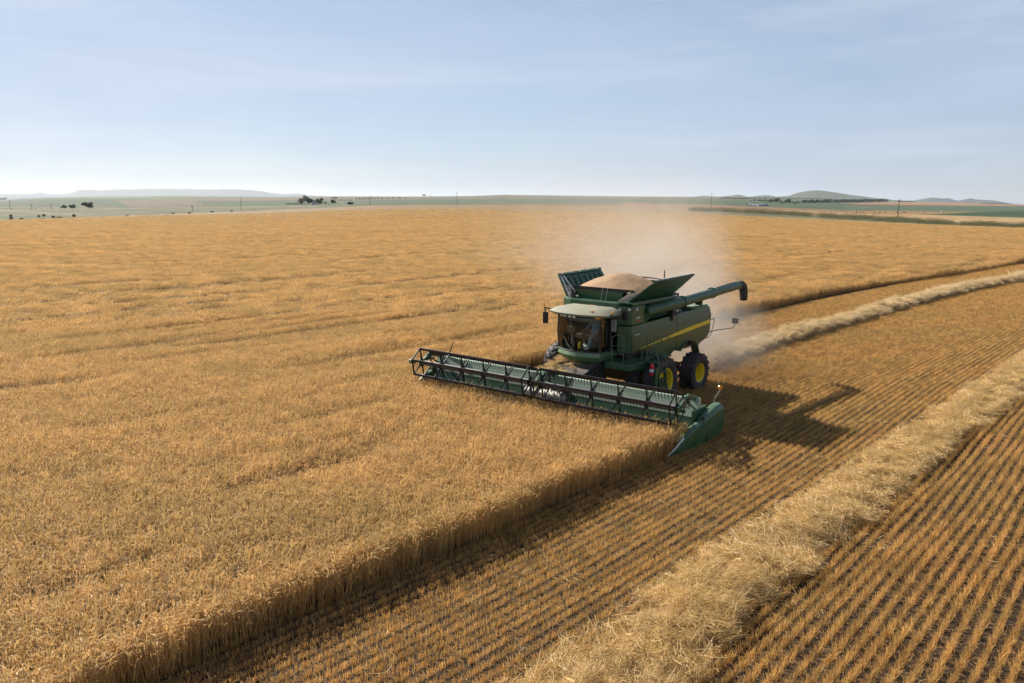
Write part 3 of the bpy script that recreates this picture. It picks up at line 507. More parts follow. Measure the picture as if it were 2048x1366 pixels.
# windrows: a mound and the straw lying over it
wc_ = library('windrow_straw', [straw_clump(.34, 115, .38, .11, 500 + i, .6) for i in range(8)], LOOSE)
MOUND = simple('packed_straw', (.30, .18, .07), .9, var=.4, scale=18, bump=1)
wf_ = library('fresh_windrow_straw', [straw_clump(.34, 115, .38, .11, 520 + i, .6) for i in range(8)], FRESH)
def windrow(name, cy, x0, x1, half, hgt, s, label, lib=None):
    xs = np.arange(x0, x1, .18); ts = np.linspace(-1.15, 1.15, 19); X, T = np.meshgrid(xs, ts, indexing='ij'); g = np.random.default_rng(s)
    def shape(X, T):
        hw = half * (.72 + .6 * fbm(X * .6, X * 0 + np.sign(T) * 5, s, 4)); cen = cy(X) + .35 * (fbm(X * .22, X * 0 + 3, s + 1, 3) - .5)
        z = hgt * (.45 + 1.1 * fbm(X * 1.1, T * 1.6, s + 2, 4)) * np.clip(1 - np.abs(T) ** np.where(T > 0, 4.5, 2.6), 0, 1) ** .7; return cen + T * hw, z
    Y, Z = shape(X, T); wx, wy = m2w(X, Y); Z = Z * sstep(x1, x1 - 1.5, X); idx = np.arange(X.size).reshape(X.shape); F = np.stack([idx[:-1, :-1], idx[:-1, 1:], idx[1:, 1:], idx[1:, :-1]], -1).reshape(-1, 4)
    me = npmesh(name, np.stack([wx, wy, terrain(wx, wy) + Z * .85 - .02], -1).reshape(-1, 3), F, [MOUND], None, True); base = tag(link(bpy.data.objects.new(name, me)), label, 'windrow', kind='stuff')
    n = int((x1 - x0) * half * 2 * 17); X = g.uniform(x0, x1, n); T = g.uniform(-1.08, .9, n); Y, Z = shape(X, T); Z *= sstep(x1, x1 - 1.5, X); x, y = m2w(X, Y); D = np.hypot(x, y); k = inview(x, y) & (g.random(n) < np.clip(60 / D, .25, 1)) & (g.random(n) < .35 + 1.3 * sstep(.3, .6, fbm(x * 1.3, y * 1.3, s + 5, 3))); x, y, Z, X = x[k], y[k], Z[k], X[k]; n = len(x); print(name, n)
    big = np.clip(np.hypot(x, y) / 60, 1, 2); sc = g.uniform(.8, 1.25, n) * big; a = MYAW + np.arctan((cy(X + 1) - cy(X - 1)) / 2); sc_o = scatter('straw_cover', np.stack([x, y, terrain(x, y) + Z - .03], -1), np.stack([g.normal(0, .3, n), g.normal(0, .3, n), a + g.normal(0, .3, n) + 3.2 * (fbm(x * .55, y * .55, s + 9, 2) - .5)], -1), np.stack([sc, sc, g.uniform(.8, 1.6, n)], -1), g.integers(0, 8, n), lib or wc_)
    sc_o.parent = base; sc_o['kind'] = 'stuff'; return base
windrow('straw_windrow', wrow_b, -120, 26, .86, .25, 31, 'wide pale straw windrow running from the bottom edge up to the right')
windrow('fresh_straw_windrow', wrow_a, -180, -6.3, .70, .46, 41, 'narrow bright straw windrow leading away directly behind the combine', wf_)

# ------------------------------------------------------------------ the combine harvester (x forward, y to its left, z up)
CB = empty('combine_harvester', (MX, MY, 0), MYAW)
tag(CB, 'green combine harvester with yellow stripe cutting wheat, grain tank heaped full', 'combine harvester')
def hx(p):  # the header sits slightly askew on the feeder house
    x, y, z = p; return (x - .058 * y, y + .058 * (x - 4.7), z - .008 * y)
def wheel(x, y, z, r, w, rim_r, side, deep, lugs=19):
    b = MB(); o = side
    b.lathe([(.001, .02 * o), (.16, .02 * o), (.17, -.02 * o), (rim_r * .55, -.05 * o), (rim_r * .62, -.10 * o * deep), (rim_r * .93, -.12 * o * deep), (rim_r * .93, -.16 * o * deep), (.001, -.16 * o * deep)], (x, y, z), 'y', 32)
    for k in range(10): a = 2 * pi * k / 10; b.lathe([(.001, .05 * o), (.022, .05 * o), (.022, -.04 * o)], (x + .13 * cos(a), y, z + .13 * sin(a)), 'y', 6)
    h = b.build('wheel', YEL, CB, smooth=True)
    b = MB(); b.lathe([(rim_r * .92, w * .42), (rim_r * 1.02, w * .46), (rim_r * 1.02, w * .40), (rim_r * .94, w * .3), (rim_r * .94, -w * .3), (rim_r * 1.02, -w * .40), (rim_r * 1.02, -w * .46), (rim_r * .92, -w * .42), (rim_r * .88, -w * .3), (rim_r * .88, w * .3)], (x, y, z), 'y', 48, True); b.build('rim', YEL, h, smooth=True)
    b = MB(); c = r - .045
    prof = [(rim_r * .99, w * .40), (rim_r + .04, w * .48), ((rim_r + c) / 2, w * .54), (c - .09, w * .52), (c - .02, w * .46), (c, w * .30), (c + .008, 0), (c, -w * .30), (c - .02, -w * .46), (c - .09, -w * .52), ((rim_r + c) / 2, -w * .54), (rim_r + .04, -w * .48), (rim_r * .99, -w * .40)]
    b.lathe(prof, (x, y, z), 'y', 56, True)
    for k in range(lugs):
        for s in (-1, 1):
            a0 = 2 * pi * (k + (.5 if s > 0 else 0)) / lugs; da = .30
            def P(t, rad_, yy): a = a0 + t; return (x + rad_ * cos(a), y + yy * s, z + rad_ * sin(a))
            hw = .042 / r
            st = [(0, .0), (.45 * da, w * .24), (.9 * da, w * .50)]
            for (t0, y0), (t1, y1) in zip(st[:-1], st[1:]):
                lo = c - .03; hi = r
                b.hexa([P(t0 - hw, lo, y0), P(t1 - hw, lo, y1), P(t1 + hw, lo, y1), P(t0 + hw, lo, y0), P(t0 - hw * .7, hi, y0), P(t1 - hw * .7, hi - .01, y1), P(t1 + hw * .7, hi - .01, y1), P(t0 + hw * .7, hi, y0)])
            b.hexa([P(.9 * da - hw, c - .12, w * .5), P(.9 * da + hw, c - .12, w * .5), P(.9 * da + hw, c - .02, w * .47), P(.9 * da - hw, c - .02, w * .47), P(.9 * da - hw, c - .12, w * .56), P(.9 * da + hw, c - .12, w * .56), P(.9 * da + hw, r - .02, w * .52), P(.9 * da - hw, r - .02, w * .52)])
    b.build('tyre', TYRE, h, smooth=True)
for s in (1, -1):
    wheel(-.12, (2.36 if s > 0 else 2.5) * s, .98, 1.0, .52, .56, s, 1); wheel(-.12, (1.58 if s > 0 else 1.76) * s, .98, 1.0, .52, .56, s, 1.0); wheel(-3.68, 1.98 * s, .73, .84, .62, .40, s, .4, 17)
b = MB(); b.tube([(-.12, -2.6, .98), (-.12, 2.5, .98)], .13, 12); b.box((-.12, 0, 1.05), (.5, 2.2, .4)); b.tube([(-3.68, -1.9, .73), (-3.68, 1.9, .73)], .11, 10); b.box((-3.6, 0, .95), (.25, 2.6, .22)); b.box((-3.6, 0, 1.3), (.4, .7, .7)); b.build('axle', BLACK, CB, .01)
b = MB(); b.prism([(.6, 1.15), (.9, 2.0), (.9, 3.1), (-5.2, 3.1), (-5.35, 2.0), (-4.7, 1.75), (-2.9, 1.7), (-2.0, 1.25)], 'y', -1.42, 1.42); b.box((-1.7, 0, 1.25), (3.2, 1.5, .6)); b.box((-5.1, 0, 1.75), (.9, 1.6, .7)); b.build('chassis', BLACK, CB, .02)
# side panels, arched over the rear wheel
arch = [(-3.70 + .98 * cos(a), 1.10 + .98 * sin(a)) for a in np.linspace(R(160), R(38), 12)]
def bulge(z): return .10 * sin(pi * min(max((z - 1.5) / 1.9, 0), 1))
def panel(poly, name, s):
    # side skin bowed outwards, cut into strips along x so it can bow
    b = MB(); n = len(poly); xs = [p[0] for p in poly]; x0, x1 = min(xs), max(xs); cols = []
    for x in np.linspace(x0 + .002, x1 - .002, 26):
        zz = []
        for i in range(n):
            (xa, za), (xb, zb) = poly[i], poly[(i + 1) % n]
            if (xa > x) != (xb > x): zz.append(za + (zb - za) * (x - xa) / (xb - xa))
        cols.append((x, min(zz), max(zz)))
    m = 9; out = []; inn = []
    for x, lo, hi in cols:
        zs = [lo + (hi - lo) * k / (m - 1) for k in range(m)]
        out.append(b.pts([(x, s * (1.58 + bulge(z)), z) for z in zs])); inn.append(b.pts([(x, s * (1.50 + bulge(z)), z) for z in zs]))
    for i in range(len(cols) - 1):
        for k in range(m - 1):
            b.face(out[i] + k, out[i + 1] + k, out[i + 1] + k + 1, out[i] + k + 1); b.face(inn[i] + k, inn[i + 1] + k, inn[i + 1] + k + 1, inn[i] + k + 1)
        for k in (0, m - 1): b.face(out[i] + k, out[i + 1] + k, inn[i + 1] + k, inn[i] + k)
    for i in (0, len(cols) - 1):
        for k in range(m - 1): b.face(out[i] + k, out[i] + k + 1, inn[i] + k + 1, inn[i] + k)
    return b.build(name, GREEN, CB, smooth=True)
front = [(.92, 3.2), (-2.6, 3.27), (-2.6, 1.87), (-2.2, 1.62), (-1.45, 1.5), (-.75, 1.55), (-.45, 1.95), (-.2, 2.12), (.25, 2.2), (.92, 2.25)]
rear = [(-2.64, 3.27), (-5.62, 3.34), (-5.74, 3.30), (-5.76, 2.95), (-5.64, 2.78), (-5.66, 2.3), (-5.5, 2.02), (-5.1, 1.86), (-4.78, 1.80), (-4.62, 1.45)] + arch + [(-2.64, 1.84)]
for s in (1, -1):
    f = panel(front, 'side_panel', s); r_ = panel(rear, 'side_panel', s)
    # yellow stripe, tapering forward
    b = MB(); xs = np.linspace(.35, -5.62, 30)
    def zc(x): t = (.35 - x) / 5.97; return 2.27 + .47 * t - .06 * t * t + .0, .008 + .075 * min(1, t * 1.6)
    A = []; 
    for x in xs:
        z, h = zc(x); A.append(b.pts([(x, s * (1.592 + bulge(z - h)), z - h), (x, s * (1.592 + bulge(z + h)), z + h), (x, s * (1.55 + bulge(z + h)), z + h), (x, s * (1.55 + bulge(z - h)), z - h)]))
    for i in range(len(A) - 1):
        for k in range(4): b.face(A[i] + k, A[i + 1] + k, A[i + 1] + (k + 1) % 4, A[i] + (k + 1) % 4)
    b.face(*[A[0] + k for k in range(4)]); b.face(*[A[-1] + k for k in range(4)]); b.build('stripe', YEL, r_, smooth=False)
    b = MB(); P = [(-3.70 + q * cos(a), s * yy, 1.10 + q * sin(a)) for a in np.linspace(R(172), R(38), 16) for (q, yy) in ((1.0, 1.72), (1.0, 1.35), (.96, 1.35), (.96, 1.72))]; b.pts(P)
    for i in range(15):
        for k in range(4): b.face(i * 4 + k, i * 4 + 4 + k, i * 4 + 4 + (k + 1) % 4, i * 4 + (k + 1) % 4)
    b.face(0, 1, 2, 3); b.face(60, 61, 62, 63); b.build('fender', GREEN, CB, .008, True)
def text(txt, size, loc, rot, m, parent, name='lettering'):
    c = bpy.data.curves.new(name, 'FONT'); c.body = txt; c.size = size; c.extrude = .002; c.align_x = 'CENTER'; c.align_y = 'CENTER'; tmp = bpy.data.objects.new(name, c)
    dg = bpy.context.evaluated_depsgraph_get(); S.collection.objects.link(tmp); dg.update(); me = bpy.data.meshes.new_from_object(tmp.evaluated_get(dg)); S.collection.objects.unlink(tmp); bpy.data.objects.remove(tmp)
    me.materials.clear(); me.materials.append(m); o = bpy.data.objects.new(name, me); link(o, parent); o.location = loc; o.rotation_euler = rot; return o
text("JOHN DEERE", .13, (-4.75, 1.588 + bulge(2.66), 2.655), (R(90), R(4.2), R(180)), GREEN, CB)
text("JOHN DEERE", .13, (-4.75, -1.588 - bulge(2.66), 2.655), (R(90), R(-4.2), 0), GREEN, CB)
# engine deck and rear hood
b = MB(); b.box((-4.95, .0, 3.3), (1.3, 3.16, .14)); b.prism([(-5.7, 3.3), (-5.7, 3.42), (-4.2, 3.46), (-4.2, 3.3)], 'y', -1.5, 1.5); b.build('rear_hood', GREENL, CB, .03)
b = MB(); b.prism([(-5.45, 3.2), (-5.72, 3.2), (-5.74, 2.8), (-5.62, 2.4), (-5.5, 2.05), (-5.3, 2.0)], 'y', -1.48, 1.48); b.build('tail_panel', GREEN, CB, .03)
b = MB(); b.box((-3.4, .25, 3.55), (1.5, 1.3, .62)); b.tube([(-3.2, .2, 3.85), (-3.2, .2, 4.25)], .09, 10); b.tube([(-4.1, -.7, 3.5), (-2.7, -.7, 3.5)], .3, 16); b.tube([(-3.9, .95, 3.62), (-3.9, .95, 3.98), (-3.6, .7, 4.02)], .06)
for k in range(9): b.tube([(-2.9 - .14 * k, 1.0, 3.3), (-2.9 - .14 * k, 1.35 - .1 * (k % 2), 3.36 + .05 * (k % 3))], .03, 6)
b.box((-3.2, 1.15, 3.24), (1.8, .6, .06)); b.build('engine', BLACK, CB, .02)
b = MB(); b.box((-3.05, 1.32, 3.36), (.16, .2, .12)); b.build('fuel_filter', SILVER, CB, .02)
b = MB(); b.box((-3.5, 1.25, 3.34), (.2, .12, .1)); b.build('fuel_filter', SILVER, CB, .02)
b = MB(); b.tube([(-2.75, 1.3, 4.12), (-2.75, 1.3, 4.25), (-2.9, 1.28, 4.3)], .035, 8); b.box((-2.62, 1.25, 4.16), (.3, .25, .1)); b.build('hydraulic_fitting', SILVER, CB, .02)
# grain tank walls
b = MB(); b.prism([(.92, 1.2), (1.16, 1.1), (1.16, -1.1), (.92, -1.62), (-2.5, -1.62), (-2.5, 1.2)], 'z', 3.2, 3.55)
b.prism([(.92, 1.2), (1.16, 1.1), (1.16, -1.1), (.92, -1.62), (-2.5, -1.62), (-2.5, 1.2)], 'z', 3.553, 4.08); b.build('grain_tank', GREEN, CB, .03)
b = MB(); b.prism([(1.16, 1.102), (.98, 1.66), (-.02, 1.66), (-.02, 1.202)], 'z', 3.24, 3.96); b.prism([(.92, 3.96), (-2.5, 3.96), (-2.5, 4.12), (1.1, 4.12)], 'y', 1.202, 1.66); b.build('corner_panel', GREEN, CB, .05, seg=3)
b = MB(); b.prism([(1.14, 1.12), (.97, 1.63), (.6, 1.63), (.6, 1.12)], 'z', 2.15, 3.2); b.build('front_panel', GREEN, CB, .03)
b = MB(); b.prism([(1.14, -1.12), (.97, -1.63), (.6, -1.63), (.6, -1.12)], 'z', 2.15, 3.2); b.build('front_panel', GREEN, CB, .03)
for y, z in ((1.2, 3.84), (1.56, 3.86)): b = MB(); b.box((1.165 - (y - 1.1) * .32, y, z), (.06, .1, .1), (0, 0, R(-18))); b.build('work_lamp', WHITE, CB, .01)
b = MB(); b.box((.62, 1.665, 3.84), (.12, .02, .11)); b.build('work_lamp', WHITE, CB, .01)
b = MB(); b.box((1.11, 1.38, 3.62), (.03, .26, .34), (0, 0, R(-18)))
for k in range(6): b.box((1.13, 1.38, 3.49 + .05 * k), (.03, .24, .012), (0, 0, R(-18)))
b.build('vent_grille', DARK, CB)
text("S680", .15, (.52, 1.665, 3.50), (R(90), 0, R(180)), WHITE, CB); b = MB(); b.box((.46, 1.664, 3.39), (.3, .008, .03)); b.build('decal', RED, CB)
b = MB(); b.box((.62, 1.70, 2.86), (.42, .03, .035)); b.build('handle', SILVER, CB, .006)
# tank extension: leaning front wall, rubber corners, folding lids and rear cover
b = MB(); b.slab([(.66, -1.0, 4.08), (.66, 1.0, 4.08), (.70, 1.05, 4.42), (.70, -1.2, 4.42)], .05); b.build('tank_extension', GREEN, CB)
b = MB(); b.slab([(.65, -1.25, 4.42), (.65, 1.15, 4.42), (.64, 1.5, 4.56), (.64, -1.5, 4.56)], .07)
for s in (1, -1): b.slab([(.93, .95 * s, 4.10), (.9, 1.43 * s, 4.12), (.66, 1.86 * s, 4.5), (.62, 1.45 * s, 4.54)], .03)
b.slab([(-2.5, -1.4, 4.1), (-2.5, 1.4, 4.1), (-2.75, 1.75, 4.62), (-2.75, -1.75, 4.62)], .05)
for s in (1, -1): b.slab([(-2.5, 1.4 * s, 4.12), (-2.55, 1.9 * s, 4.55), (-2.75, 1.75 * s, 4.62)], .03)
b.build('rubber_apron', DARK, CB)
for s in (1, -1):
    q = [Vector(p) for p in ((.95, 1.45 * s, 4.13), (-2.45, 1.45 * s, 4.13), (-2.68, 2.32 * s, 5.0), (.42, 2.32 * s, 4.93))]
    b = MB(); b.slab(q, .035); nrm = (q[1] - q[0]).cross(q[3] - q[0]).normalized(); nrm *= -1 if nrm.y * s > 0 else 1
    for k in range(8):
        t = (k + .6) / 8.4; lo = q[0].lerp(q[1], t); hi = q[3].lerp(q[2], t); a = lo.lerp(hi, .12) + nrm * .035; c = lo.lerp(hi, .78) + nrm * .035; d = (q[1] - q[0]).normalized() * .03
        b.hexa([a - d, a + d, c + d, c - d, a - d + nrm * .04, a + d + nrm * .04, c + d + nrm * .04, c - d + nrm * .04])
    a = q[3].lerp(q[0], .10); c = q[2].lerp(q[1], .10); b.slab([q[3] + nrm * .03, q[2] + nrm * .03, c + nrm * .07, a + nrm * .07], .03)
    b.slot = 1
    for k in range(5): p = q[3].lerp(q[2], .08 + .2 * k).lerp(q[0].lerp(q[1], .08 + .2 * k), .05) + nrm * .09; b.ball(p, .035, 8, 4)
    lid = b.build('tank_lid', [GREEN, WHITE], CB)
b = MB(); P = [(-2.55 - .12 * sin(pi * k / 12), -1.5 + 3.0 * k / 12, 4.62 + .12 * sin(pi * k / 12)) for k in range(13)]; b.tube(P, .03, 8); b.tube([(-2.75, .9, 4.6), (-2.75, .9, 5.08)], .03, 6)
P2 = [(x - .45, y, z - .08) for x, y, z in P]
for i in range(12): b.slab([P[i], P[i + 1], P2[i + 1], P2[i]], .02)
b.build('rear_cover', GREY, CB)
b = MB()   # bright lattice of the folding arm by the far lid
for k in range(6): b.tube([(.92 - .02 * k, -1.35 - .12 * k, 4.22 + .13 * k), (.78 - .02 * k, -1.2 - .14 * k, 4.24 + .13 * k)], .018, 5)
b.tube([(.95, -1.3, 4.2), (.6, -2.0, 4.9)], .025, 6); b.tube([(.8, -1.1, 4.3), (.55, -1.9, 4.9)], .025, 6); b.build('lid_arm', SILVER, CB)
# unloading auger folded back along the left side
b = MB(); ax = [(-.1, 1.60, 3.64), (-.3, 1.62, 3.70), (-2.85, 1.70, 3.80)]; b.tube(ax, [.20, .235, .235], 24); b.tube([(-.12, 1.6, 3.66), (-.12, 1.45, 3.3)], .2, 16)
b.tube([(-2.85, 1.70, 3.80), (-5.6, 1.74, 3.94)], .205, 24); b.tube([(-5.6, 1.74, 3.94), (-8.25, 1.78, 4.09)], .19, 24); au = b.build('unloading_auger', GREEN, CB, smooth=True)
for x, z, r in ((-2.85, 3.80, .26), (-5.6, 3.94, .245)): b = MB(); b.tube([(x + .06, 1.70, z - .003), (x - .06, 1.70, z + .003)], r, 24); b.build('collar', GREEN, au, smooth=True)
b = MB(); b.tube([(-.55, 1.61, 3.715), (-.5, 1.61, 3.713)], .25, 24); b.build('collar', GREEN, au, smooth=True); b = MB(); b.tube([(-5.9, 1.75, 4.15), (-7.9, 1.78, 4.27)], .02, 6); b.build('conduit', GREEN, au, smooth=True)
b = MB(); b.tube([(-8.15, 1.78, 4.085), (-8.45, 1.78, 4.08), (-8.66, 1.78, 3.97), (-8.76, 1.78, 3.78), (-8.84, 1.78, 3.34)], [.195, .215, .21, .20, .175], 20); b.build('spout', DARK, au, smooth=True)
b = MB(); b.box((-2.2, 1.55, 3.38), (.14, .3, .6)); b.build('cradle', BLACK, CB, .01); b = MB(); b.box((-4.6, 1.6, 3.62), (.12, .3, .25)); b.build('cradle', BLACK, CB, .01)
# rear mirror arm, rail and light
b = MB(); b.tube([(-5.6, 1.5, 2.62), (-6.25, 1.55, 2.72), (-6.3, 1.55, 2.6), (-6.0, 1.55, 1.98), (-5.9, 1.5, 1.9), (-5.25, 1.45, 1.84)], .018, 6); b.tube([(-5.4, 1.5, 2.12), (-6.6, 1.56, 2.14), (-8.1, 1.6, 2.05), (-8.35, 1.6, 2.12), (-8.4, 1.6, 2.3)], .024, 6); b.build('rail', BLACK, CB)
for s in (1, -1):
    b = MB(); b.box((-8.42, 1.6 * s, 2.36), (.1, .3, .26)) if s > 0 else b.box((-5.75, -1.3, 2.3), (.06, .2, .2)); o = b.build('tail_lamp', DARK, CB, .02)
# cab
def arc(y, x0, k): return x0 - k * y * y
ys = np.linspace(-.98, .98, 15)
b = MB()
rows = [(2.24, 2.36, .99, .30), (2.08, 2.42, 1.0, .32), (1.90, 2.30, .9, .34), (1.80, 2.1, .8, .3)]
rr_ = []
for z, x0, sc, k in rows: rr_.append(b.pts([(.7, -1.0 * sc, z)] + [(arc(y * sc, x0, k), y * sc, z) for y in ys] + [(.7, 1.0 * sc, z)]))
m = len(ys) + 2
for i in range(3):
    for k in range(m): j = (k + 1) % m; b.face(rr_[i] + k, rr_[i] + j, rr_[i + 1] + j, rr_[i + 1] + k)
b.face(*[rr_[0] + k for k in range(m)]); b.face(*[rr_[3] + k for k in range(m)][::-1]); base = b.build('cab_base', GREENL, CB, smooth=True)
b = MB(); A = []
for z, x0, sc in ((2.25, 2.33, .97), (2.9, 2.43, .985), (3.58, 2.36, .99)): A.append(b.pts([(arc(y * sc, x0, .30), y * sc, z) for y in ys]))
for i in range(2):
    for k in range(len(ys) - 1): b.face(A[i] + k, A[i] + k + 1, A[i + 1] + k + 1, A[i + 1] + k)
b.build('windscreen', GLASS, CB, smooth=True)
b = MB()
for s in (1, -1): b = MB(); b.slab([(2.0, .97 * s, 2.27), (.8, 1.0 * s, 2.27), (.75, 1.02 * s, 3.56), (2.04, .98 * s, 3.56)], .008); b.build('side_window', GLASS, CB)

b = MB()
for s in (1, -1):
    b.tube([(2.03, .955 * s, 2.2), (2.12, .97 * s, 2.9), (2.06, .975 * s, 3.62)], .045, 8); b.tube([(1.42, 1.0 * s, 2.2), (1.40, 1.02 * s, 3.6)], .03, 8); b.tube([(.75, 1.0 * s, 2.2), (.72, 1.02 * s, 3.6)], .06, 8); b.tube([(.75, 1.0 * s, 2.26), (2.03, .97 * s, 2.26)], .03, 6)
    b.tube([(1.95, 1.04 * s, 2.5), (1.85, 1.10 * s, 2.55), (1.85, 1.12 * s, 3.3), (1.95, 1.05 * s, 3.35)], .015, 6)
b.tube([(arc(y * .99, 2.36, .3), y * .99, 3.6) for y in ys], .05, 6); b.tube([(arc(y * .97, 2.35, .3), y * .97, 2.25) for y in ys], .025, 6); b.build('cab_frame', BLACK, CB, smooth=True)
b = MB(); b.box((.74, -.5, 2.9), (.05, .9, 1.4)); b.box((.74, .7, 2.6), (.05, .5, .7)); b.box((1.4, 0, 2.22), (1.5, 1.8, .04)); b.build('cab_rear_wall', RAIL, CB)
b = MB()
top = [(.55, -1.2), (.55, 1.2), (1.6, 1.36), (2.16, 1.34), (2.42, .9), (2.54, .35), (2.54, -.35), (2.42, -.9), (2.16, -1.34), (1.6, -1.36)]
L0 = b.pts([(x, y, 3.64) for x, y in top]); L1 = b.pts([(x + .03, y * 1.02, 3.71) for x, y in top]); L2 = b.pts([(.6 + (x - .6) * .90, y * .9, 3.83) for x, y in top]); L3 = b.pts([(.65 + (x - .65) * .66, y * .68, 3.91) for x, y in top]); n = len(top)
for a, c in ((L0, L1), (L1, L2), (L2, L3)):
    for k in range(n): j = (k + 1) % n; b.face(a + k, a + j, c + j, c + k)
b.face(*[L0 + k for k in range(n)][::-1]); b.face(*[L3 + k for k in range(n)]); roof = b.build('cab_roof', DUSTY, CB, .015, True)
b = MB(); b.slab([(.62, -1.25, 3.99), (.62, 1.1, 3.99), (.78, 1.1, 3.97), (.78, -1.25, 3.97)], .03); b.build('roof_ledge', GREENL, CB)
b = MB(); b.tube([(arc(y, 2.44, .3), y, 3.62) for y in np.linspace(-.9, .9, 9)], .045, 8); b.build('visor', DARK, CB)
for y in (-.62, -.42, -.18, .02): b = MB(); b.box((2.46 - .3 * y * y, y, 3.60), (.05, .13, .09)); b.build('work_lamp', WHITE, CB, .015)
for y in (-1.0, .95): b = MB(); b.box((2.2, y, 3.62), (.16, .22, .1)); b.build('work_lamp', AMBER if y > 0 else YEL, CB, .03)
b = MB(); b.tube([(2.25, .7, 3.8), (2.25, .7, 3.86)], .05, 10); b.build('beacon', AMBER, CB)
for y, x in ((.4, .95), (.15, .9)): b = MB(); b.tube([(x, y, 3.9), (x - .05, y + .08, 4.6)], .008, 5); b.build('aerial', SILVER, CB)
for s in (1, -1):
    b = MB(); yy = 1.78 if s < 0 else 1.46; b.tube([(2.0, 1.1 * s, 3.70), (2.05, yy * s * .97, 3.76), (1.93, yy * s, 3.66), (1.92, yy * s, 3.3)], .028, 6); arm = b.build('mirror_arm', BLACK, CB)
    b = MB(); b.box((1.90, yy * s, 3.33), (.09, .22, .46), (0, 0, R(-12 * s))); mi = b.build('mirror', DARK if s < 0 else GREY, CB, .03); b = MB(); b.ball((2.0, yy * s, 3.84), .05, 8, 5); b.build('marker_lamp', AMBER, arm)
# inside the cab
b = MB(); b.box((1.15, .05, 2.62), (.5, .52, .14)); b.box((.92, .05, 3.0), (.13, .5, .72), (0, R(-8), 0)); b.box((.88, .05, 3.42), (.1, .28, .18)); b.box((1.15, .05, 2.4), (.4, .4, .3)); b.build('driver_seat', SEATM, CB, .04)
b = MB(); b.tube([(1.95, .05, 2.24), (1.72, .05, 2.86)], .05, 8); P = [(1.72 + .19 * cos(a) * .5, .05 + .19 * sin(a), 2.88 + .19 * cos(a) * .75) for a in np.linspace(0, 2 * pi, 19)]; b.tube(P, .016, 6); b.tube([(1.72, -.12, 2.88), (1.72, .22, 2.88)], .014, 6); b.build('steering_wheel', BLACK, CB, smooth=True)
b = MB(); b.box((1.3, -.42, 2.7), (.6, .2, .14)); b.box((1.75, -.62, 2.95), (.06, .3, .24), (0, 0, R(20))); b.tube([(1.7, -.62, 2.4), (1.75, -.62, 2.9)], .02, 6); b.build('console', GREY, CB, .03)
b = MB(); b.tube([(1.95, -.35, 2.32), (1.6, -.7, 3.2)], .05, 8); b.tube([(1.85, -.55, 3.18), (1.75, -.66, 3.36)], .035, 8); b.build('monitor_arm', GREY, CB)
# platform, railings, ladder, extinguisher
b = MB(); b.box((.75, 1.55, 1.86), (2.0, 1.1, .07)); b.box((-.75, 1.95, 1.83), (1.0, .5, .06)); b.box((.75, 2.10, 1.76), (2.0, .05, .2)); b.box((1.76, 1.55, 1.76), (.05, 1.1, .2)); b.box((.3, 1.95, 1.6), (1.4, .3, .16)); b.build('platform', GREEN, CB, .01)
b = MB()
for x in (1.72, 1.32): b.tube([(x, 1.28 if x > 1.5 else 1.55, 1.9), (x, 1.28 if x > 1.5 else 1.55, 2.85)], .02, 6)
b.tube([(1.72, 1.28, 2.85), (1.6, 1.38, 2.95), (1.32, 1.55, 2.85)], .02, 6)
for z in (2.2, 2.52): b.tube([(1.72, 1.28, z), (1.32, 1.55, z)], .014, 6)
b.build('railing', RAIL, CB); b = MB()
for x in (.9, .55, .3, -.25, -.6, -1.15): b.tube([(x, 2.1, 1.88), (x, 2.1, 2.62 if x < .5 else 2.5)], .018, 6)
for a, c in ((.9, .55), (-.6, -1.15)):
    for z in (2.25, 2.6): b.tube([(a, 2.1, z), (c, 2.1, z)], .016, 6)
for x in (.55, .02): b.tube([(x, 2.12, 1.88), (x, 2.12, 2.75), (x, 2.35, 2.78), (x, 2.62, 2.0), (x, 2.72, 1.1)], .022, 6)
b.build('railing', RAIL, CB)
b = MB()
for x in (.52, .04): b.hexa([(x - .025, 2.50, 1.86), (x + .025, 2.50, 1.86), (x + .025, 2.60, 1.86), (x - .025, 2.60, 1.86), (x - .025, 2.74, .42), (x + .025, 2.74, .42), (x + .025, 2.84, .42), (x - .025, 2.84, .42)])
for k in range(5): t = (k + .3) / 5; b.box((.28, 2.55 + .24 * t, 1.86 - 1.44 * t), (.48, .2, .04))
b.box((.28, 2.35, 1.84), (.6, .5, .06)); b.build('ladder', GREEN, CB, .006)
b = MB(); b.box((.72, 2.66, 1.15), (.22, .06, 1.1)); b.build('ladder_shield', GREEN, CB, .01)
b = MB(); b.lathe([(.001, .26), (.05, .25), (.085, .18), (.09, .1), (.09, -.22), (.001, -.24)], (.80, 2.5, 1.62), 'z', 14); b.slot = 1; b.lathe([(.094, .04), (.094, -.08)], (.80, 2.5, 1.62), 'z', 14); b.build('fire_extinguisher', [RED, WHITE], CB, smooth=True)
# feeder house
b = MB(); b.prism([(1.5, 1.98), (3.62, 1.28), (3.7, .45), (3.3, .35), (1.3, 1.05)], 'y', -.82, .82); b.build('feeder_house', DARK, CB, .03)
b = MB()
for s in (1, -1): b.tube([(1.2, .95 * s, 1.0), (3.1, .9 * s, .62)], .06, 10)
b.tube([(2.0, .9, 1.5), (2.7, .95, 1.2), (3.3, 1.0, 1.4)], .035, 6); b.tube([(2.0, .86, 1.6), (2.9, .9, 1.35), (3.3, .8, 1.5)], .03, 6); b.build('lift_cylinder', BLACK, CB)
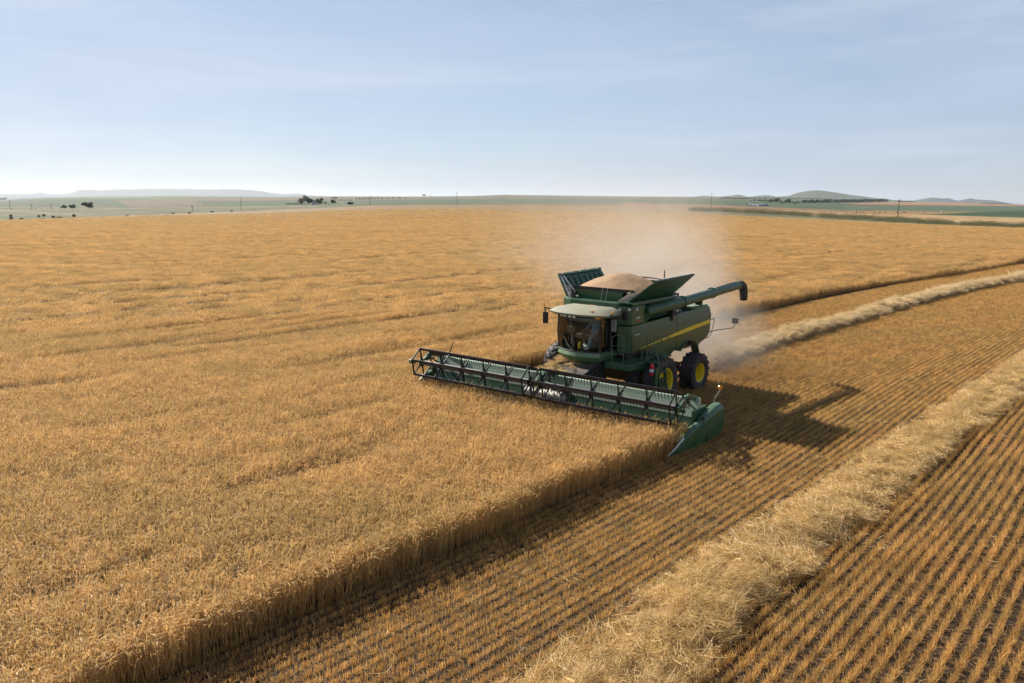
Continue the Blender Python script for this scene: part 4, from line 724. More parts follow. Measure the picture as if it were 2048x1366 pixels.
# header
HP = [(3.42, .96), (3.42, 1.50), (3.5, 1.57), (3.6, 1.52), (3.86, .96)]
b = MB(); b.prism(HP, 'y', -5.78, -.95); b.prism(HP, 'y', .95, 5.78); b.prism([(3.42, 1.15), (3.42, 1.50), (3.5, 1.57), (3.6, 1.52), (3.7, 1.15)], 'y', -.95, .95)
header = b.build('header', SHEET, CB, .01, fn=hx)
for a_, c_ in ((-5.78, -.95), (.95, 5.78)): b = MB(); b.prism([(3.42, .42), (3.42, .957), (3.855, .957), (4.02, .60), (4.02, .42)], 'y', a_, c_); b.build('lower_sheet', GREEN, header, fn=hx)
b = MB(); b.tube([(3.42, -5.7, .5), (3.42, 5.7, .5)], .12, 8); b.tube([(3.42, -5.7, 1.42), (3.42, 5.7, 1.42)], .07, 8)
for y in np.linspace(-5.5, 5.5, 11): b.box((3.42, y, .95), (.08, .08, .9))
b.build('back_frame', BLACK, header, fn=hx)
for y0, y1 in ((-5.7, -1.0), (1.0, 5.7)):
    b = MB(); b.hexa([(3.72, y0, .44), (3.72, y1, .44), (4.62, y1, .20), (4.62, y0, .20), (3.72, y0, .52), (3.72, y1, .52), (4.62, y1, .28), (4.62, y0, .28)])
    k = y0 + .15
    while k < y1 - .1: b.hexa([(3.74, k, .518), (3.74, k + .03, .518), (4.6, k + .03, .282), (4.6, k, .282), (3.74, k, .545), (3.74, k + .03, .545), (4.6, k + .03, .305), (4.6, k, .305)]); k += .42
    b.build('draper_belt', GREEN, header, fn=hx)
b = MB(); b.hexa([(3.5, -.98, .3), (3.5, .98, .3), (4.62, .98, .18), (4.62, -.98, .18), (3.5, -.98, .36), (3.5, .98, .36), (4.62, .98, .24), (4.62, -.98, .24)]); b.build('centre_belt', DARK, header, fn=hx)
b = MB(); b.tube([(3.95, -.95, .78), (3.95, .95, .78)], .24, 24)
for s in (1, -1):
    P = [(3.95 + .33 * cos(a * 2 * pi * 2.2), s * (.95 - .75 * a), .78 + .33 * sin(a * 2 * pi * 2.2)) for a in np.linspace(0, 1, 50)]; b.tube(P, .02, 5)
b.build('feed_drum', DRUM, header, smooth=True, fn=hx)
b = MB(); b.box((4.68, 0, .17), (.1, 11.5, .04)); y = -5.7
while y < 5.7: b.hexa([(4.7, y - .02, .15), (4.7, y + .02, .15), (4.84, y + .006, .14), (4.84, y - .006, .14), (4.7, y - .02, .19), (4.7, y + .02, .19), (4.84, y + .006, .16), (4.84, y - .006, .16)]); y += .15
b.build('cutter_bar', BLACK, header, fn=hx)
# crop dividers at both ends
for s in (1, -1):
    b = MB(); secs = [(5.62, .10, .15, .02), (5.3, .06, .30, .05), (4.75, .06, .60, .09), (4.3, .08, .84, .12), (3.86, .10, .92, .13), (3.84, .10, .97, .17), (3.3, .14, 1.09, .19), (2.75, .2, 1.20, .22), (2.40, .26, 1.22, .22), (2.25, .40, 1.12, .2)]; ri = []
    for x, z0, z1, hw in secs:
        zm = z1 - hw * .8; zm = z1 - hw * .7; yo = -.16 * max(x - 4.2, 0); P = [(x, yo - hw * .5, z0), (x, yo - hw * .9, zm), (x, yo - hw * .7, z1 - hw * .12), (x, yo - hw * .1, z1), (x, yo + hw * .45, z1 - hw * .05), (x, yo + hw * .98, zm), (x, yo + hw, (z0 + zm) / 2), (x, yo + hw * .85, z0)]
        ri.append(b.pts([(p[0], 5.95 * s + p[1] * s, p[2]) for p in P]))
    for i in range(len(ri) - 1):
        for k in range(8): j = (k + 1) % 8; b.face(ri[i] + k, ri[i] + j, ri[i + 1] + j, ri[i + 1] + k)
    b.face(*[ri[0] + k for k in range(8)]); b.face(*[ri[-1] + k for k in range(8)][::-1]); dv = b.build('crop_divider', DIVP, header, .012, False, fn=hx)
    b = MB()   # dark seam between the nose and the shield
    b.hexa([(3.80, (5.95 + .03) * s, 1.0), (3.86, (5.95 + .03) * s, 1.0), (3.60, 6.13 * s, .13), (3.54, 6.13 * s, .13), (3.80, (5.95 + .12) * s, 1.06), (3.86, (5.95 + .12) * s, 1.06), (3.60, 6.14 * s, .13), (3.54, 6.14 * s, .13)]); b.build('seam_strap', DARK, header, fn=hx)
    b = MB(); b.tube([(5.72, 5.72 * s, .12), (5.3, 5.79 * s, .31), (4.9, 5.86 * s, .54)], [.02, .035, .045], 8); b.build('divider_tip', SILVER, header, smooth=True, fn=hx)
    b = MB(); b.box((3.5, 5.75 * s, .78), (1.0, .08, .9)); b.build('end_plate', GREEN, header, .02, fn=hx)
    if s < 0: continue
    b = MB(); b.tube([(2.85, 5.97 * s, 1.28), (2.82, 6.02 * s, 1.5), (2.72, 6.1 * s, 1.68), (2.7, 6.12 * s, 1.76)], .016, 6); b.build('lamp_stalk', SILVER, header, fn=hx)
    b = MB(); b.lathe([(.001, .05), (.055, .04), (.085, 0), (.055, -.04), (.001, -.05)], (2.7, 6.12 * s, 1.82), 'x', 14); b.build('marker_lamp', AMBER, header, smooth=True, fn=hx)
    b = MB(); b.ball((2.68, 6.1 * s, 1.93), .055, 8, 5, (.5, 1, 1)); b.build('reflector', GREEN, header, fn=hx)
b = MB(); b.tube([(3.6, -5.2, 1.5), (3.5, -5.1, 2.0), (3.45, -5.05, 2.15)], .02, 6); b.build('height_pointer', BLACK, header, fn=hx)
b = MB(); b.box((3.62, -4.75, 1.62), (.05, .2, .12)); b.build('warning_plate', RED, header, fn=hx)
# reel arms
for y in (-5.62, 0, 5.62):
    b = MB(); w = .05 if y else .09
    b.hexa([(3.5, y - w, 1.42), (3.5, y + w, 1.42), (3.5, y + w, 1.62), (3.5, y - w, 1.62), (4.15, y - w, 1.62), (4.15, y + w, 1.62), (4.1, y + w, 1.80), (4.1, y - w, 1.80)])
    b.hexa([(4.15, y - w, 1.62), (4.15, y + w, 1.62), (4.1, y + w, 1.80), (4.1, y - w, 1.80), (4.85, y - w, 1.34), (4.85, y + w, 1.34), (4.85, y + w, 1.5), (4.85, y - w, 1.5)])
    b.tube([(3.6, y + .09, 1.15), (4.3, y + .09, 1.55)], .035, 8); b.tube([(3.9, y - .1, 1.5), (4.72, y - .1, 1.42)], .03, 8)
    b.build('reel_arm', GREEN, header, .01, fn=hx)
for y in (5.75, .1):
    b = MB()
    for k in range(7): b.tube([(4.2, y + .05 * (k % 3) - .1, 1.5 + .04 * k), (4.45, y - .1 + .03 * k, 1.72 - .05 * k), (4.75, y - .06 + .05 * (k % 2), 1.5)], .014, 5)
    b.build('hose', BLACK, header, fn=hx)
b = MB(); b.tube([(4.72, -6.05, 1.40), (4.72, -6.3, 1.38)], [.09, .10], 14); b.build('reel_drive', GREENL, header, smooth=True, fn=hx)
# two reel sections, six tined bats each
RC = (4.72, 1.42); RRAD = .60
for y0, y1 in ((-5.68, -.22), (.22, 5.55)):
    b = MB(); b.tube([(RC[0], y0, RC[1]), (RC[0], y1, RC[1])], .105, 18); reel = b.build('reel', TUBE, CB, smooth=True, fn=hx)
    for k in range(6):
        a = R(80) - k * pi / 3; bx_, bz = RC[0] + RRAD * cos(a), RC[1] + RRAD * sin(a)
        b = MB(); b.tube([(bx_, y0, bz), (bx_, y1, bz)], .030, 8); b.hexa([(bx_ - .012, y0, bz - .07), (bx_ + .012, y0, bz - .07), (bx_ + .012, y1, bz - .07), (bx_ - .012, y1, bz - .07), (bx_ - .012, y0, bz), (bx_ + .012, y0, bz), (bx_ + .012, y1, bz), (bx_ - .012, y1, bz)]) ; y = y0 + .1; b.slot = 1
        while y < y1 - .05: b.tube([(bx_, y, bz - .03), (bx_ + .02, y, bz - .16), (bx_ - .05, y, bz - .30)], .009, 4, False); y += .12
        b.build('reel_bat', [REELM, TINE], reel, fn=hx)
    nsp = 6; ysp = np.linspace(y0 + .03, y1 - .03, nsp)
    for i, y in enumerate(ysp):
        b = MB(); pts = [(RC[0] + RRAD * cos(R(80) - k * pi / 3), y, RC[1] + RRAD * sin(R(80) - k * pi / 3)) for k in range(6)]
        for k in range(6):
            c = Vector((RC[0], y, RC[1])); p = Vector(pts[k]); d = (p - c).normalized(); t = Vector((d.z, 0, -d.x)) * .045; w = Vector((0, .012, 0))
            b.hexa([c + d * .09 - t - w, c + d * .09 + t - w, c + d * .09 + t + w, c + d * .09 - t + w, p - t * .4 - w, p + t * .4 - w, p + t * .4 + w, p - t * .4 + w])
            if i in (0, nsp - 1):
                q = Vector(pts[(k + 1) % 6]); e = (q - p).normalized(); n_ = Vector((e.z, 0, -e.x)) * .035; b.hexa([p - n_ - w, p + n_ - w, p + n_ + w, p - n_ + w, q - n_ - w, q + n_ - w, q + n_ + w, q - n_ + w])
            else:
                q = p + Vector((0, .42 if i < nsp - 1 else -.42, 0)) - d * 0; 
                if k % 2 == 0: b.tube([c + d * .14, c.lerp(q, .98)], .016, 5)
        b.lathe([(.001, .02), (.17, .02), (.17, -.02), (.001, -.02)], (RC[0], y, RC[1]), 'y', 12); b.build('reel_spider', REELM, reel, fn=hx)

# grain heaped in the tank: rests in it, so a thing of its own
gx, gy = np.meshgrid(np.linspace(-2.62, .62, 70), np.linspace(-1.72, 1.6, 60), indexing='ij'); rx_ = (gx + .95) / 1.66; ry_ = (gy + .06) / 1.72
rr2 = np.sqrt(rx_ ** 2 + ry_ ** 2); gz = 5.06 - .60 * np.minimum(rr2, 1.25) ** 1.5 + .035 * (fbm(gx * 2.5, gy * 2.5, 3, 4) - .5) * 2; gz = np.minimum(gz, 5.02 - .02 * rr2); gz = np.maximum(gz, 4.42)
idx = np.arange(gx.size).reshape(gx.shape); F = np.stack([idx[:-1, :-1], idx[1:, :-1], idx[1:, 1:], idx[:-1, 1:]], -1).reshape(-1, 4)
go_ = link(bpy.data.objects.new('grain_heap', npmesh('grain_heap', np.stack([gx, gy, gz], -1).reshape(-1, 3), F, [BROWNG], None, True))); go_.location = (MX, MY, 0); go_.rotation_euler = (0, 0, MYAW)
tag(go_, 'pinkish brown heap of harvested grain rising above the combine tank', 'grain', kind='stuff')
# chaff and straw caught on the feeder house and a dust pile on the cab roof
n = 90; g = np.random.default_rng(12); X = g.uniform(1.9, 3.6, n); Y = g.uniform(-.9, .15, n) * (1 + .1 * (X - 1.9)); Z = 2.0 - .33 * (X - 1.5) + g.uniform(-.03, .10, n); x, y = m2w(X, Y)
sc_ = g.uniform(.3, .6, n); ch = scatter('loose_chaff', np.stack([x, y, Z], -1), np.stack([g.normal(0, .5, n), g.normal(0, .5, n), g.random(n) * 6], -1), np.stack([sc_] * 3, -1), g.integers(0, 8, n), wc_, label='tan straw and chaff heaped on the feeder house below the cab', cat='straw', kind='stuff')
gx, gy = np.meshgrid(np.linspace(.62, 1.3, 16), np.linspace(-.6, .6, 24), indexing='ij'); gz = 3.9 + .09 * np.clip(1 - ((gx - .9) / .34) ** 2 - (gy / .58) ** 2, -.4, 1); x, y = m2w(gx, gy); idx = np.arange(gx.size).reshape(gx.shape); F = np.stack([idx[:-1, :-1], idx[1:, :-1], idx[1:, 1:], idx[:-1, 1:]], -1).reshape(-1, 4)
tag(link(bpy.data.objects.new('spilled_grain', npmesh('spilled_grain', np.stack([x, y, gz], -1).reshape(-1, 3), F, [BROWNG], None, True))), 'small low pile of spilled grain lying on the cab roof', 'grain', kind='stuff')

# ------------------------------------------------------------------ the driver, seated behind the windscreen
def skinned(name, chains, m, parent=None, loc=(0, 0, 0), rz=0, sub=2):
    V = []; Rr = []; E = []; key = {}
    def vid(p, r):
        k = tuple(round(c, 4) for c in p)
        if k not in key: key[k] = len(V); V.append(p); Rr.append(r)
        return key[k]
    for ch in chains:
        ids = [vid(p, r) for p, r in ch]; E += [(a, c) for a, c in zip(ids, ids[1:]) if a != c]
    me = bpy.data.meshes.new(name); me.from_pydata(V, E, []); o = bpy.data.objects.new(name, me); link(o, parent); o.location = loc; o.rotation_euler = (0, 0, rz); me.materials.append(m)
    sk = o.modifiers.new('skin', 'SKIN'); me.skin_vertices.new() if not me.skin_vertices else None
    for i, r in enumerate(Rr): me.skin_vertices[0].data[i].radius = (r, r)
    me.skin_vertices[0].data[0].use_root = True; s_ = o.modifiers.new('sub', 'SUBSURF'); s_.levels = sub; s_.render_levels = sub; sk.use_smooth_shade = True; return o
SKIN = simple('skin', (.42, .22, .14), .55); SHIRT = simple('blue_shirt_cloth', (.30, .42, .55), .85, bump=.3); TROU = simple('grey_trouser_cloth', (.10, .11, .14), .9, bump=.3); HAIR = simple('dark_hair', (.03, .02, .015), .8); CAPM = simple('dark_cap_cloth', (.03, .035, .05), .8)
pel = (1.10, .05, 2.78); chest = (1.02, .05, 3.08); nk = (1.02, .05, 3.30); ch = [[(pel, .13), ((1.05, .05, 2.92), .125), (chest, .14), ((1.01, .05, 3.2), .12), (nk, .055), ((1.04, .05, 3.36), .052)]]
for s in (1, -1):
    sh = (1.02, .05 + .17 * s, 3.22); el = (1.24, .05 + .26 * s, 3.0); wr = (1.50, .05 + .20 * s, 2.96); pm = (1.58, .05 + .18 * s, 2.97)
    ch.append([((1.01, .05, 3.2), .12), (sh, .06), ((1.12, .05 + .23 * s, 3.1), .05), (el, .042), (wr, .027), (pm, .03)])
    for k in range(4):
        yk = .05 + (.18 + .022 * (k - 1.5)) * s; l = (.9, 1, .97, .78)[k]; ch.append([(pm, .03), ((1.62, yk, 2.985), .010), ((1.62 + .035 * l, yk, 2.975), .009), ((1.625 + .03 * l, yk, 2.945), .008)])
    ch.append([(pm, .03), ((1.575, .05 + .13 * s, 2.985), .011), ((1.61, .05 + .115 * s, 2.97), .009)])
    hp = (1.15, .05 + .09 * s, 2.75); kn = (1.55, .05 + .14 * s, 2.74); an = (1.66, .05 + .13 * s, 2.34); ch.append([(pel, .13), (hp, .09), ((1.35, .05 + .12 * s, 2.76), .078), (kn, .06), ((1.60, .05 + .135 * s, 2.55), .052), (an, .038), ((1.78, .05 + .13 * s, 2.29), .035)])
body = skinned('person', ch, SHIRT, None, (MX, MY, 0), MYAW); tag(body, 'driver in a blue shirt seated at the steering wheel inside the cab', 'person')
me = body.data; me.materials.append(SKIN); me.materials.append(TROU)
b = MB(); b.ball((1.07, .05, 3.47), .105, 16, 12, (.95, .82, 1.18)); b.ball((1.18, .05, 3.46), .018, 8, 6, (1, .8, 1.3)); b.ball((1.06, .05, 3.38), .055, 10, 6, (1, .9, 1))
for s in (1, -1): b.ball((1.06, .05 + .088 * s, 3.46), .025, 8, 6, (.7, .4, 1.2)); b.ball((1.155, .05 + .035 * s, 3.49), .013, 8, 6)
b.slot = 1; b.ball((1.165, .05, 3.415), .02, 8, 4, (.4, 1.2, .35)); b.build('head', [SKIN, RED], body, smooth=True)
b = MB(); b.ball((1.05, .05, 3.50), .112, 16, 10, (.98, .86, .95)); b.slab([(1.12, -.03, 3.53), (1.12, .13, 3.53), (1.25, .11, 3.515), (1.25, -.01, 3.515)], .012); cap = b.build('cap', CAPM, body, smooth=True)
b = MB(); b.box((1.62, .05, 2.45), (.02, .5, .02)); bpy.data.objects.remove(b.build('x', SKIN)) 
b = MB(); b.lathe([(.001, .14), (.04, .14), (.045, .1), (.06, .06), (.06, -.12), (.001, -.12)], (2.0, -.02, 2.42), 'z', 12); bt = b.build('bottle', YEL, None, smooth=True); bt.location = (MX, MY, 0); bt.rotation_euler = (0, 0, MYAW); tag(bt, 'yellow bottle standing on the cab floor behind the windscreen', 'bottle')
b = MB(); b.ball((1.95, .25, 2.36), .12, 12, 8, (.8, 1.1, .9)); b.ball((1.92, .16, 2.44), .07, 10, 6); bt = b.build('bag', WHITE, None, smooth=True); bt.location = (MX, MY, 0); bt.rotation_euler = (0, 0, MYAW); tag(bt, 'crumpled pale bag on the cab floor beside the yellow bottle', 'bag')

# ------------------------------------------------------------------ far trees, hedges, farms, bales, poles
LEAF = [straw('tree_leaves_%d' % i, a, b, None, .25) for i, (a, b) in enumerate((((.020, .042, .014), (.05, .085, .03)), ((.045, .06, .02), (.09, .11, .04)), ((.07, .05, .035), (.13, .085, .05))))]
BARK = simple('bark', (.10, .075, .055), .9)
def crown(w, h, z0, s, nleaf, leaf):
    g = np.random.default_rng(s); nb = 9; c = np.stack([g.normal(0, .24, nb) * w, g.normal(0, .24, nb) * w, z0 + h * g.uniform(.25, .78, nb)], -1); r = g.uniform(.22, .36, nb) * min(w, h * 1.2)
    k = g.integers(0, nb, nleaf); d = unit(g.normal(0, 1, (nleaf, 3))); p = c[k] + d * (r[k] * g.uniform(.55, 1.05, nleaf))[:, None] * np.array([1, 1, .8]); p[:, 2] = np.maximum(p[:, 2], z0)
    t = unit(g.normal(0, 1, (nleaf, 3))); u = unit(np.cross(t, g.normal(0, 1, (nleaf, 3)))); l = leaf * g.uniform(.6, 1.3, nleaf)[:, None]
    V = np.stack([p - t * l, p - u * l * .6, p + t * l, p + u * l * .6], 1).reshape(-1, 3); F = np.arange(nleaf * 4).reshape(-1, 4); return V, F, np.repeat(g.random(nleaf), 4)
def tree(px, py, wpx, hpx, label, kind=0, cat='tree', group=None, name='tree', s=None, trunk=.14):
    p, D = place(px, py); m = D / FPX; w, h = wpx * m, hpx * m; s = s or int(px * 7 + py); o = empty(name, p); tag(o, label, cat, group)
    n = int(min(1500, max(220, wpx * hpx * 9))); V, F, tint = crown(w * .95, h * (1 - trunk), h * trunk, s, n, max(.035 * h, .055 * w)); link(bpy.data.objects.new('crown' if trunk > .1 else 'foliage', npmesh('crown', V, F, [LEAF[kind]], {'tint': ('FLOAT', tint.astype(np.float32))})), o)
    b = MB(); g = np.random.default_rng(s); b.tube([(0, 0, -.4), (0, 0, h * .2), (g.normal(0, .02) * w, 0, h * .5), (g.normal(0, .04) * w, 0, h * .78)], [h * .035, h * .028, h * .02, h * .008], 6)
    for k in range(4): a = k * 1.6 + g.random(); b.tube([(0, 0, h * (.25 + .08 * k)), (cos(a) * w * .14, sin(a) * w * .14, h * (.42 + .07 * k)), (cos(a) * w * .27, sin(a) * w * .27, h * (.55 + .07 * k))], [h * .016, h * .011, h * .004], 5)
    b.build('trunk', BARK, o); return o
T = [(129, 417.5, 12, 6.5, 'low dark round tree on the left plain, leftmost of three in a row', 0), (147.5, 417.5, 12, 7.5, 'dark round tree on the left plain, between its two neighbours', 0), (176, 417.5, 18, 11.5, 'dark leaning tree on the left plain, largest of three in a row', 0),
     (604, 409, 12, 12, 'reddish brown tree at the left end of the farmhouse trees', 2), (617, 409.5, 17, 17, 'tallest dark tree beside the pale farmhouse', 0), (637, 409.5, 16, 13, 'broad dark tree right behind the pale farmhouse', 0), (651, 409.5, 7, 7, 'small tree just right of the farmhouse trees', 0), (666, 408.8, 11, 10, 'round dark tree standing alone right of the farmhouse', 0), (669, 399, 9, 6, 'faint distant tree above the lone round farmhouse tree', 1), (700, 411, 13, 8, 'thin sparse bush at the field edge right of the farmhouse', 1),
     (847, 393.2, 10, 4.5, 'wide clump of a tree alone on the middle skyline', 0), (861, 393, 4, 2, 'tiny tree on the skyline just right of a wide clump', 0)]
for px, py, w, h, lab, k in T: tree(px, py, w, h, lab, k)
tree(658.5, 410.5, 4, 3, 'tiny shrub between the small farm tree and the lone round tree', 0, 'shrub', trunk=.02, name='shrub')
for i, px in enumerate((713, 719, 725, 731, 737, 743, 750, 757, 765, 776, 787, 800, 812)): tree(px, 399.6 - i * .15, 4.5 + (i % 3), 3.2 + (i % 2), 'small tree in the distant row right of the farmhouse', i % 2, group='distant row of small trees right of the farmhouse')
for i, px in enumerate((678, 684, 691, 699, 703)): tree(px, 401.5, 4.5, 2.8, 'small reddish bush in the distant row between farmhouse and tree row', 2, 'bush', 'reddish bushes in the distance', 'bush', trunk=.03)
def hedge(x0, x1, y0, y1, hpx, label, kind=0, s=1, name='hedge', cat='hedge', kd=None):
    n = max(3, int(abs(x1 - x0) / 2.2)); Vs = []; Fs = []; Ts = []; o = 0; g = np.random.default_rng(s)
    for i in range(n):
        t = (i + g.random() * .6) / n; px = x0 + (x1 - x0) * t; p, D = place(px, y0 + (y1 - y0) * t); m = D / FPX; hh = hpx * m * g.uniform(.75, 1.1); V, F, ti = crown(4 * m, hh, 0, s * 100 + i, 110, .12 * hh); V += np.array(p); Vs.append(V); Fs.append(F + o); Ts.append(ti); o += len(V)
    ob = link(bpy.data.objects.new(name, npmesh(name, np.concatenate(Vs), np.concatenate(Fs), [LEAF[kind]], {'tint': ('FLOAT', np.concatenate(Ts).astype(np.float32))}))); tag(ob, label, cat, kind=kd); return ob
hedge(573, 612, 409, 409.5, 3.2, 'long low dark hedge running left from the farmhouse trees', 0, 3)
hedge(-4, 12, 398.6, 398.4, 4, 'dark hedge at the far left edge on the green ridge', 0, 4)
hedge(1440, 1500, 397.5, 398.5, 3.2, 'dark distant tree belt below the small green hills', 0, 5, 'wood', 'trees', 'stuff')
hedge(1500, 1704, 396.8, 399.5, 2.6, 'thin dark distant tree line along the foot of the big green hill', 0, 6, 'wood', 'trees', 'stuff')
hedge(1604, 1775, 407, 405, 7.5, 'dense dark wood in front of the big green hill', 0, 7, 'wood', 'trees', 'stuff')
hedge(1795, 1828, 402.5, 403, 3, 'short dark tree belt right of the dense wood', 0, 8, 'wood', 'trees', 'stuff')
hedge(1963, 2020, 407.8, 409, 2, 'thin dark tree line on the far right skyline', 0, 9, 'wood', 'trees', 'stuff')
for i, (px, py, w, h) in enumerate(((1509, 402.5, 8, 4), (1519, 403, 8, 5), (1530, 405, 9, 6), (1540, 406, 10, 6.5), (1552, 407, 13, 9), (1563, 407.5, 9, 6), (1576, 407.5, 12, 9), (1588, 408, 10, 5), (1597, 407.5, 8, 5))): tree(px, py, w, h, 'dark green tree in the loose row between white sheds and dense wood', i % 2, group='loose row of trees left of the dense wood', trunk=.12)
# buildings
WALLP = simple('pale_render_wall', (.62, .60, .57), .9); WALLG = simple('grey_sheet_wall', (.32, .34, .38), .7); ROOFG = simple('grey_sheet_roof', (.22, .24, .28), .55); ROOFW = simple('white_sheet_roof', (.8, .8, .78), .5); PANE = simple('dark_window_pane', (.03, .035, .04), .2); DOORM = simple('brown_door', (.12, .07, .04), .6)
def house(px, py, wpx, hpx, rz, wall_m, roof_m, label, cat='house', name='farmhouse', ratio=.6, pitch=.45):
    p, D = place(px, py); m = D / FPX; w, h = wpx * m, hpx * m; d = w * ratio; o = empty(name, p, rz); tag(o, label, cat); hw = h * .62
    b = MB(); b.box((0, 0, hw / 2 - .3), (w, d, hw + .6)); b.prism([(-d / 2, hw), (d / 2, hw), (0, h)], 'x', -w / 2, w / 2); b.build('wall', wall_m, o)
    b = MB(); e = w * .03
    for s in (1, -1): b.slab([(-w / 2 - e, s * (d / 2 + e), hw - .1 + .02), (w / 2 + e, s * (d / 2 + e), hw - .1 + .02), (w / 2 + e, 0, h + .14), (-w / 2 - e, 0, h + .14)], .12)
    b.build('roof', roof_m, o)
    for k in range(3): b = MB(); b.box((-w * .3 + w * .3 * k, -d / 2 - .02, hw * .55), (w * .1, .08, hw * .34)); f = b.build('window' if k != 1 else 'door', PANE if k != 1 else DOORM, o)
    return o
house(629, 410, 9, 6, R(12), WALLP, ROOFG, 'small pale farmhouse with a grey roof among dark trees')
house(1499, 411.8, 5, 4, R(-20), WALLP, ROOFW, 'bright white shed at the left end of the right-hand farm', 'shed', 'shed')
house(1508, 412, 7, 3, R(5), WALLG, ROOFW, 'low pale grey shed between the white shed and larger grey barn', 'shed', 'shed')
house(1521, 412.2, 12, 3.4, R(8), WALLG, ROOFG, 'long low grey barn in the right-hand farm', 'barn', 'barn')
house(1532, 412, 8, 4.6, R(-10), WALLG, ROOFG, 'taller grey barn at the right end of the farm', 'barn', 'barn')
tree(1494, 411.5, 5, 4, 'small dark tree just left of the bright white shed', 0)
house(1884, 423.8, 3, 2, 0, WALLP, ROOFW, 'tiny white hut far out on the right-hand green field', 'hut', 'hut')
# round bales
BALE = simple('bale_straw', (.22, .17, .10), .95, var=.3, scale=10, bump=1); BALEL = simple('pale_bale_straw', (.5, .42, .3), .95, var=.3, scale=10)
def bale(px, py, s, rz, label, group=None, m=None):
    p, D = place(px, py); r = s * D / FPX / 2; b = MB(); b.lathe([(.001, -r * .85), (r * .9, -r * .85), (r, -r * .75), (r * 1.01, 0), (r, r * .75), (r * .9, r * .85), (.001, r * .85)], (0, 0, r * .97), 'x', 20)
    for k in range(5): b.lathe([(r * 1.015, -.03 * r), (r * 1.03, 0), (r * 1.015, .03 * r)], (-r * .6 + r * .3 * k, 0, r * .97), 'x', 20)
    o = b.build('hay_bale', m or BALE, None, smooth=True); o.location = p; o.rotation_euler = (0, 0, rz); tag(o, label, 'hay bale', group or 'dark round bales beyond the wheat on the left'); return o
BL = [(22, 434, 4.5, 'dark round bale far left, upper of two stacked in view'), (22.5, 439.5, 4.8, 'dark round bale far left, lower of two near the wheat edge'), (43.5, 443, 6, 'dark flat bale half hidden behind the wheat edge at far left'), (78, 434.5, 4, 'dark round bale left of a close smaller one on the left plain'), (88, 432.8, 4, 'small dark bale just above and right of its neighbour'), (107, 437.5, 5.5, 'dark upright bale left of a touching pair'), (116.5, 439.3, 5.2, 'left bale of the touching pair near the wheat edge'), (122, 439, 5.2, 'right bale of the touching pair near the wheat edge'), (148, 433.8, 5, 'lone dark bale below the largest of three plain trees'),
      (346, 431.5, 6, 'dark bale at the wheat edge, leftmost of five spaced along it'), (379, 430, 6, 'dark bale at the wheat edge, second of five from the left'), (425, 428.3, 6, 'dark bale at the wheat edge, middle one of five'), (463.5, 427, 6, 'dark bale at the wheat edge, fourth of five from the left'), (506, 425, 6, 'dark bale at the wheat edge, rightmost of five spaced along it')]
for i, (px, py, s, lab) in enumerate(BL): bale(px, py, s, R(20 + 37 * i), lab)
bale(85, 441.5, 5, R(10), 'pale bale lying low by the wheat edge at left', m=BALEL); bale(254.5, 434.8, 6, R(40), 'pale topped bale alone at the wheat edge, right of the touching pair', m=BALEL)
for i, (x, y) in enumerate(((12, 386), (14, 379), (21, 382), (27, 383), (47, 398), (48.5, 389), (53, 407), (58.5, 401), (59.5, 379), (70, 378), (93.5, 381), (102, 399), (107, 381), (110.5, 386), (148, 391))):
    bale(1700 + x, 360 + y / 5.885 + .6, 2.0, R(30 * i), 'tiny dark bale on the distant tan field at right', 'tiny bales on the distant tan field')
for i, (x, y) in enumerate(((1662, 425), (1671, 426), (1690, 427.5), (1695, 426), (1639, 423))): bale(x, y, 1.9, R(50 * i), 'tiny dark bale on the tan strip left of the tall right-hand pole', 'tiny bales on the tan strip')
# poles with cross arms, wires between the near ones
POLE = simple('weathered_pole_wood', (.085, .07, .06), .9)
def pole(px, py, top, label, r=.14):
    p, D = place(px, py); h = (py - top) * D / FPX; b = MB(); b.tube([(0, 0, -.5), (0, 0, h)], [r * 1.3, r * .9], 8); b.box((0, 0, h - .5), (1.9, .14, .14)); [b.tube([(x, 0, h - .43), (x, 0, h - .2)], .05, 6) for x in (-.85, 0, .85)]; o = b.build('utility_pole', POLE); o.location = p; o.rotation_euler = (0, 0, R(25)); tag(o, label, 'utility pole', 'wooden utility poles'); return o
for a in ((20.5, 419, 405, 'utility pole at far left on the green ridge'), (64, 419, 410, 'short utility pole between the far left pole and the three trees'), (103, 419, 409, 'utility pole just left of the three plain trees'), (385, 422, 412, 'thin utility pole above the five spaced bales'), (483, 420, 400, 'utility pole left of the long low hedge'), (740, 410.5, 392.5, 'utility pole in front of the distant tree row'), (914, 410.5, 385.5, 'tall utility pole on the skyline left of the dust'), (1422, 421, 388, 'tall utility pole just right of the dust cloud'), (1795, 440, 404, 'tall utility pole on the grassy verge at right')): pole(*a)
# fence along the far track at left
b = MB(); 
for px in range(0, 640, 12):
    p, D = place(px, np.interp(px, [0, 110, 340, 640], [420.4, 419.5, 416, 412.7])); b.tube([p + Vector((0, 0, -.3)), p + Vector((0, 0, 1.5))], .09, 5)
tag(b.build('wire_fence', POLE), 'line of thin fence posts along the pale far track at left', 'fence')
